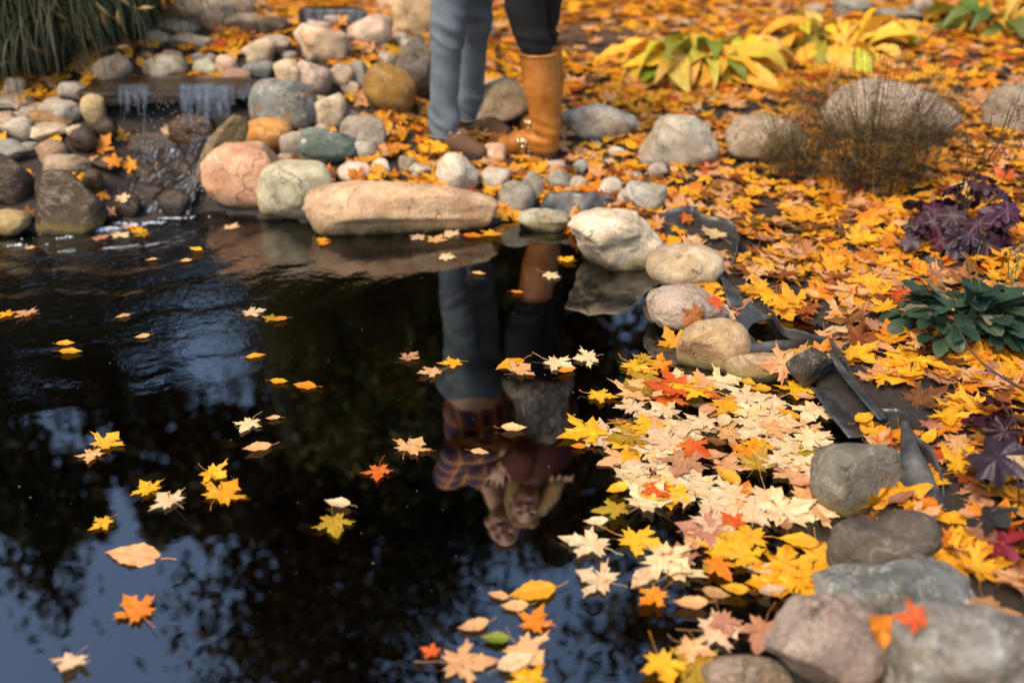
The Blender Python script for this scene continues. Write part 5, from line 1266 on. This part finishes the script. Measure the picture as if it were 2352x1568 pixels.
cells = cells[keep]; gzv = ground(cells[:, 0], cells[:, 1]); e_ = .03
gxv = (ground(cells[:, 0]+e_, cells[:, 1])-ground(cells[:, 0]-e_, cells[:, 1]))/(2*e_); gyv = (ground(cells[:, 0], cells[:, 1]+e_)-ground(cells[:, 0], cells[:, 1]-e_))/(2*e_)
bare = [(1612, 556, 60, 22), (1745, 745, 50, 30), (1350, 95, 120, 45), (2085, 925, 95, 45), (1975, 800, 60, 25), (2190, 560, 60, 60)]
for (x, y), z, sx_, sy_ in zip(cells, gzv, gxv, gyv):
    u, v, d = project((x, y, z))
    if ((LPs[:, 0]-x)**2+(LPs[:, 1]-y)**2).min() < .022**2: continue
    if z < .002 and rL.random() < .9: continue
    if any(((u-a_)/c_)**2+((v-b_)/e2)**2 < 1 for a_, b_, c_, e2 in bare) and rL.random() < .82: continue
    # stony heap of the waterfall: few leaves lie between the stones
    if u < 1000 and v < 520:
        heap = u < 800 and y < 4.9
        if heap and not (430 < u < 560 and 78 < v < 128) and rL.random() < .45: continue
        if 225 < u < 600 and 190 < v < 520: continue
    hgt = 0.0
    hitr = scene.ray_cast(dg, Vector((x, y, z+.34)), Vector((0, 0, -1)))
    nor = Vector((-sx_, -sy_, 1)); zz = z
    if hitr[0]:
        nm = hitr[4].name
        if nm.startswith('rock'):
            if hitr[1].z > z+.03:
                continue
                zz = hitr[1].z; nor = hitr[2]
        elif nm.startswith(('jeans', 'leggings', 'boot', 'shoe', 'sole', 'body', 'shirt', 'top', 'cardigan', 'hair', 'liner', 'stone_ledge', 'cascade', 'falling')): continue
    nor = (nor.normalized()+Vector((rs.normal(0, .15), rs.normal(0, .15), 0))).normalized()
    r_ = math.hypot(x, y); n_ = fbm(x, y, 1.3)
    cn = choose(GROUND_MIX) if n_ < .25 or rL.random() < .5 else choose([('peach tan', 3), ('pale cream', 1), ('bright yellow', 3)])
    if u > 1650 and v > 560 and rL.random() < .22: cn = rL.choice(['peach tan', 'dusty pink', 'rust brown', 'brown'])
    lo = r_ > 4.6; ov = rL.random() < .18 and not lo
    add((x, y, zz+.006+.022*rL.random()), nor, rL.uniform(0, 6.283), (rL.uniform(.08, .14) if r_ < 3.6 else rL.uniform(.065, .12)) if not ov else rL.uniform(.05, .08), cn, 'oval' if ov else ('low' if lo else 'curl'), 'ground'); ngr += 1

# ---- choose the 300 that show largest as single things, the rest is one mass
W_, H_ = 2352, 1568
for L in LEAVES:
    u, v, d = project(L['p']); L['uv'] = (u, v); L['px'] = L['s']*F/d if (0 < u < W_ and 0 < v < H_) else 0
    if L['surf'] in ('ground',):
        L['px'] *= .9
forced = [L for L in LEAVES if L['force']]
rest = sorted([L for L in LEAVES if not L['force'] and L['surf'] != 'under'], key=lambda L: -L['px'])
singles = []
for L in rest:
    if len(singles)+len(forced) >= 299: break
    # is it on top here? look along its picture point and see that nothing big hides it
    dvec = Vector(L['p'])-cam.location; okk = scene.ray_cast(dg, cam.location, dvec.normalized()); 
    if okk[0] and okk[4].name != 'water' and (okk[1]-cam.location).length < dvec.length-.04: continue
    singles.append(L)
chosen = forced+singles; ids = set(id(L) for L in chosen)
LM = [('the egg-shaped cream boulder',1570,610),('the pinkish granite stone',1570,700),('the smooth tan boulder',1640,800),('the liner corner stone',1860,840),('the green-grey boulder',1970,1090),('the saddle-shaped boulder',2010,1260),('the blue-grey angular boulder',2060,1370),('the pinkish bottom boulder',1900,1470),('the pale grey corner boulder',2200,1520),('the dark green plant',2200,700),('the dark purple plant',2195,500),
      ('the hanging liner sheet',2110,1080),('the liner trough',1940,950),('the folded liner',1710,740),('the magenta leaf',2310,1240),('the white limestone',1420,550),('the long tan boulder',920,480),('the pale green boulder',680,440),('the big dark boulder',155,460),('the foam streak',200,540),('the reflected faces',1180,1190),('the reflected plaid shirt',1100,1050),('the reflected boots',1250,640),('the reflected jeans',1080,740),('the bright sky patch',480,800),('the blue sky reflection',1150,1330),
      ('the bottom left corner',60,1500),('the left edge',30,900),('the bottom edge',1300,1540),('the leaf raft middle',1650,1000),('the lower leaf raft',1650,1330),('the brown bottom stone',1720,1540),('the right edge',2330,900),('the cream boulder ledge of leaves',1420,1130)]
LM = LM[:-1]+[('the red-orange raft leaves',1550,1080),('the raft water gap',1740,960)]
groups = {}
for L in chosen:
    if L['key']: continue
    u, v = L['uv']; j = min(range(len(LM)), key=lambda i: (LM[i][1]-u)**2+(LM[i][2]-v)**2); L['lm'] = j
    side = ('left' if u < LM[j][1] else 'right') if abs(u-LM[j][1]) > abs(v-LM[j][2]) else ('above' if v < LM[j][2] else 'below')
    L['side'] = {'left': 'left of', 'right': 'right of', 'above': 'above', 'below': 'below'}[side]
    groups.setdefault((L['c'], L['k'] == 'oval', L['surf'], j, side), []).append(L)
ORD = ['closest', 'second', 'third', 'fourth', 'fifth', 'sixth', 'seventh', 'eighth', 'ninth', 'tenth', 'eleventh', 'twelfth', 'thirteenth', 'fourteenth']
for key, Ls in groups.items():
    Ls.sort(key=lambda L: (L['uv'][0]-LM[L['lm']][1])**2+(L['uv'][1]-LM[L['lm']][2])**2)
    for i, L in enumerate(Ls):
        kd = 'oval leaf' if key[1] else 'maple leaf'; w_ = 'floating' if key[2] == 'water' else 'lying'
        extra = '' if len(Ls) == 1 else f', {ORD[min(i, 13)]} such leaf'
        L['label'] = f"{L['c']} {kd} {w_} {L['side']} {LM[L['lm']][0]}{extra}"
for L in chosen:
    kd = 'oval' if L['k'] == 'oval' else 'maple'
    if L['key']: L['label'] = f"{L['c']} {kd} leaf {L['key']}"
    k = L['k']; me = rL.choice(ME[k]); wet = L['surf'] == 'water'
    o = bpy.data.objects.new('fallen_leaf', me); C.objects.link(o)
    if len(me.materials) == 0: me.materials.append(M_LEAF)
    if wet: o.material_slots[0].link = 'OBJECT'; o.material_slots[0].material = M_WETLEAF
    o.location = L['p']; o.rotation_euler = L['R'].to_euler(); o.scale = (L['s'],)*3
    f = rL.uniform(.85, 1.12); c_ = LEAFCOL[L['c']]; o.color = (min(1, c_[0]*f), min(1, c_[1]*f*rL.uniform(.93, 1.07)), c_[2]*f, 1)
    tag(o, L['label'], 'leaf', 'leaves floating on the pond' if wet else 'leaves fallen on the bank and stones')
Vs, Ts, Us, Cs, off = [], [], [], [], 0
for L in LEAVES:
    if id(L) in ids: continue
    V, T_, UV = rL.choice(VAR[L['k']]); M = np.array(L['R'])*L['s']
    V2 = V@M.T+L['p'][None]; Vs.append(V2); Ts.append(T_+off); Us.append(UV); off += len(V)
    f = rL.uniform(.75, 1.12); c_ = LEAFCOL[L['c']]; Cs.append(np.tile(np.array([c_[0]*f, c_[1]*f*rL.uniform(.9, 1.08), c_[2]*f, 1]), (len(V), 1)))
lit = link('leaf_litter', tri_mesh('leaf_litter', np.concatenate(Vs), np.concatenate(Ts), uv=np.concatenate(Us), col=np.concatenate(Cs), mat=M_LEAFS))
tag(lit, 'thick carpet of yellow, orange and rust leaves over the bank', 'leaf litter', kind='stuff')
print('LEAVES', len(LEAVES), 'single', len(chosen), 'tris', sum(len(x) for x in Ts))
# ------------------------------------------------------------------ trees behind the pond (seen mirrored in the water)
t = NT('dark_foliage'); P = t.pos(); n = t.noise(P, 1.3, 3, .6)
a = t.node('Attribute'); a.attribute_name = 'col'
p = t.principled(a.outputs['Color'], .7, None, .2); tl = t.node('BsdfTranslucent'); t.c(a.outputs['Color'], tl.inputs['Color'])
mx = t.node('MixShader'); mx.inputs[0].default_value = .2; t.c(p.outputs[0], mx.inputs[1]); t.c(tl.outputs[0], mx.inputs[2])
M_FOL = t.done(mx.outputs[0]); M_BARK = plain('bark', (.05, .038, .028), .9, .2, vscale=6, bump=.8, bdist=.03)
def leaf_cloud(name, centres, size, cols, seed, mat=M_FOL):
    rs = np.random.RandomState(seed); n = len(centres); Cn = np.asarray(centres)
    d1 = rs.normal(size=(n, 3)); d1 /= np.linalg.norm(d1, axis=1)[:, None]; d2 = np.cross(d1, rs.normal(size=(n, 3))); d2 /= np.linalg.norm(d2, axis=1)[:, None]
    s = (size*rs.uniform(.55, 1.35, n))[:, None]
    V = np.stack([Cn-d1*s, Cn-d2*s*.45, Cn+d1*s, Cn+d2*s*.45], 1).reshape(-1, 3)
    b = np.arange(n)[:, None]*4; T_ = np.concatenate([b+np.array([[0, 1, 2]]), b+np.array([[0, 2, 3]])])
    cc = np.array(cols)[rs.randint(len(cols), size=n)]*rs.uniform(.6, 1.4, n)[:, None]
    return tri_mesh(name, V, T_, col=np.repeat(np.c_[cc, np.ones(n)], 4, 0), smooth=False, mat=mat)
def tree(name, x, y, h, crown_r, z0, label, cat, cols, seed, n_limb=46, per=150, leaf=.10, conifer=False, spread=.42):
    rs = np.random.RandomState(seed); g = gz(x, y); root = empty(name, (x, y, g)); tag(root, label, cat, 'trees mirrored in the pond')
    P_ = [Vector((.10*math.sin(k*.9+seed), .10*math.cos(k*1.1), h*k/9)) for k in range(10)]
    tr_ = MB().add(*tube(P_, [.022*h*(1-.9*k/9) for k in range(10)], 10)); pts = []
    for k in range(n_limb):
        f = rs.uniform(z0/h, .99); i = f*9; b = P_[int(i)].lerp(P_[min(int(i)+1, 9)], i-int(i)); az = rs.uniform(0, 6.283)
        if conifer: L = crown_r*(1-(f*h-z0)/(h-z0)*.92); up = rs.uniform(-.25, .15)
        else: q = (f*h-z0)/(h-z0); L = crown_r*math.sqrt(max(.06, 1-(2*q-.85)**2*.75)); up = rs.uniform(.15, .7)
        L *= rs.uniform(.6, 1.15); e = b+Vector((math.cos(az)*L, math.sin(az)*L, up*L)); m_ = b.lerp(e, .5)+Vector((0, 0, .08*L))
        tr_.add(*tube([b, m_, e], [.006*h*(1-f)+.015, .012, .004], 5))
        nn = max(20, int(per*L/crown_r)); ff = rs.uniform(.15, 1.08, nn)[:, None]; bb, ee, mm = (np.array(v_) for v_ in (b, e, m_))
        pp = (1-ff)**2*bb+2*ff*(1-ff)*mm+ff**2*ee; pts.append(pp+rs.normal(size=(nn, 3))*spread*crown_r*.30*(.4+ff))
    link('trunk', tr_.mesh('trunk', M_BARK), parent=root)
    o = link('crown', leaf_cloud('crown', np.concatenate(pts), leaf, cols, seed), parent=root)
    return root
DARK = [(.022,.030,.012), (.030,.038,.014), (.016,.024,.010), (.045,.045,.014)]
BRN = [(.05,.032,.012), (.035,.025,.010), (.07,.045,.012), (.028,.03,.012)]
OLV = [(.06,.07,.014), (.04,.055,.012), (.09,.075,.014)]
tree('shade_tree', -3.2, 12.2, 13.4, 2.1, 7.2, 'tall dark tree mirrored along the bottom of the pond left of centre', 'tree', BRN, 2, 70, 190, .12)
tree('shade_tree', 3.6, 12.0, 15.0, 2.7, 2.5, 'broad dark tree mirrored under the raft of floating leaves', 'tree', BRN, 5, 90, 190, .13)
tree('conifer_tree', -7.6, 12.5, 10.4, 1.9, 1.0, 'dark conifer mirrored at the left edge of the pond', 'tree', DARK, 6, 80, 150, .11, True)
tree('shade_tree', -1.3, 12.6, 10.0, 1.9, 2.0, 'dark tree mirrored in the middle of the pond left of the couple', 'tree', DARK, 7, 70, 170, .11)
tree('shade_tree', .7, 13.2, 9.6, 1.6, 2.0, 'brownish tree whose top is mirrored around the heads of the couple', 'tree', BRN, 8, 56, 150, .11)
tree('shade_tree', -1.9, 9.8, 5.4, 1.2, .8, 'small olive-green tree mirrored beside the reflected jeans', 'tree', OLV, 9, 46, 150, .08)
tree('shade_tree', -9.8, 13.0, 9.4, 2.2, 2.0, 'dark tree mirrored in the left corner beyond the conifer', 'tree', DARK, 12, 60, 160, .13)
# the wood behind them reads as one dark mass
rs = np.random.RandomState(77); pts = []
gaps = [(-4.15, 5.30, .72, 1.0), (-6.6, 6.7, .75, .5), (-5.9, 8.1, .25, .5), (1.55, 4.9, .30, .8), (-5.15, 5.6, .35, .35), (-6.9, 5.9, .3, .4)]
while len(pts) < 90000:
    x, y, z = rs.uniform(-17, 15), rs.uniform(14.0, 16.0), rs.uniform(-.2, 13.8)
    X12, Z12 = x*12/y, -1.34+(z+1.34)*12/y
    top = 8.7+.7*mnoise.noise(Vector((X12*.6, 0, 3)))+.4*mnoise.noise(Vector((X12*2.1, 0, 9)))
    if Z12 > top: continue
    k = max(math.exp(-((X12-gx_)/wx)**4-((Z12-gz_)/wz)**4) for gx_, gz_, wx, wz in gaps)
    if rs.rand() < k*(1.03 if mnoise.noise(Vector((X12*2.2, Z12*2.2, 0))) > -.34 else .85): continue
    pts.append((x, y, z))
wood = empty('woodland', (0, 16, gz(0, 16))); tag(wood, 'dark mass of woodland mirrored across the upper pond', 'woodland', kind='stuff')
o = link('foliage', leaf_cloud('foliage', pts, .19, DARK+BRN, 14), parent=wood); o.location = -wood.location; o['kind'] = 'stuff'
tm = MB()
for k in range(34):
    x, y = rs.uniform(-16, 14), rs.uniform(14.5, 17); hgt = rs.uniform(7, 10); g = gz(x, y)
    if -6.6 < x < -4.0: continue
    tm.add(*tube([(x, y, g-.1), (x+rs.normal(0, .1), y, g+hgt*.5), (x+rs.normal(0, .2), y, g+hgt)], [.16, .11, .03], 7))
o = link('trunks', tm.mesh('trunks', M_BARK), parent=wood); o.location = -wood.location; o['kind'] = 'stuff'
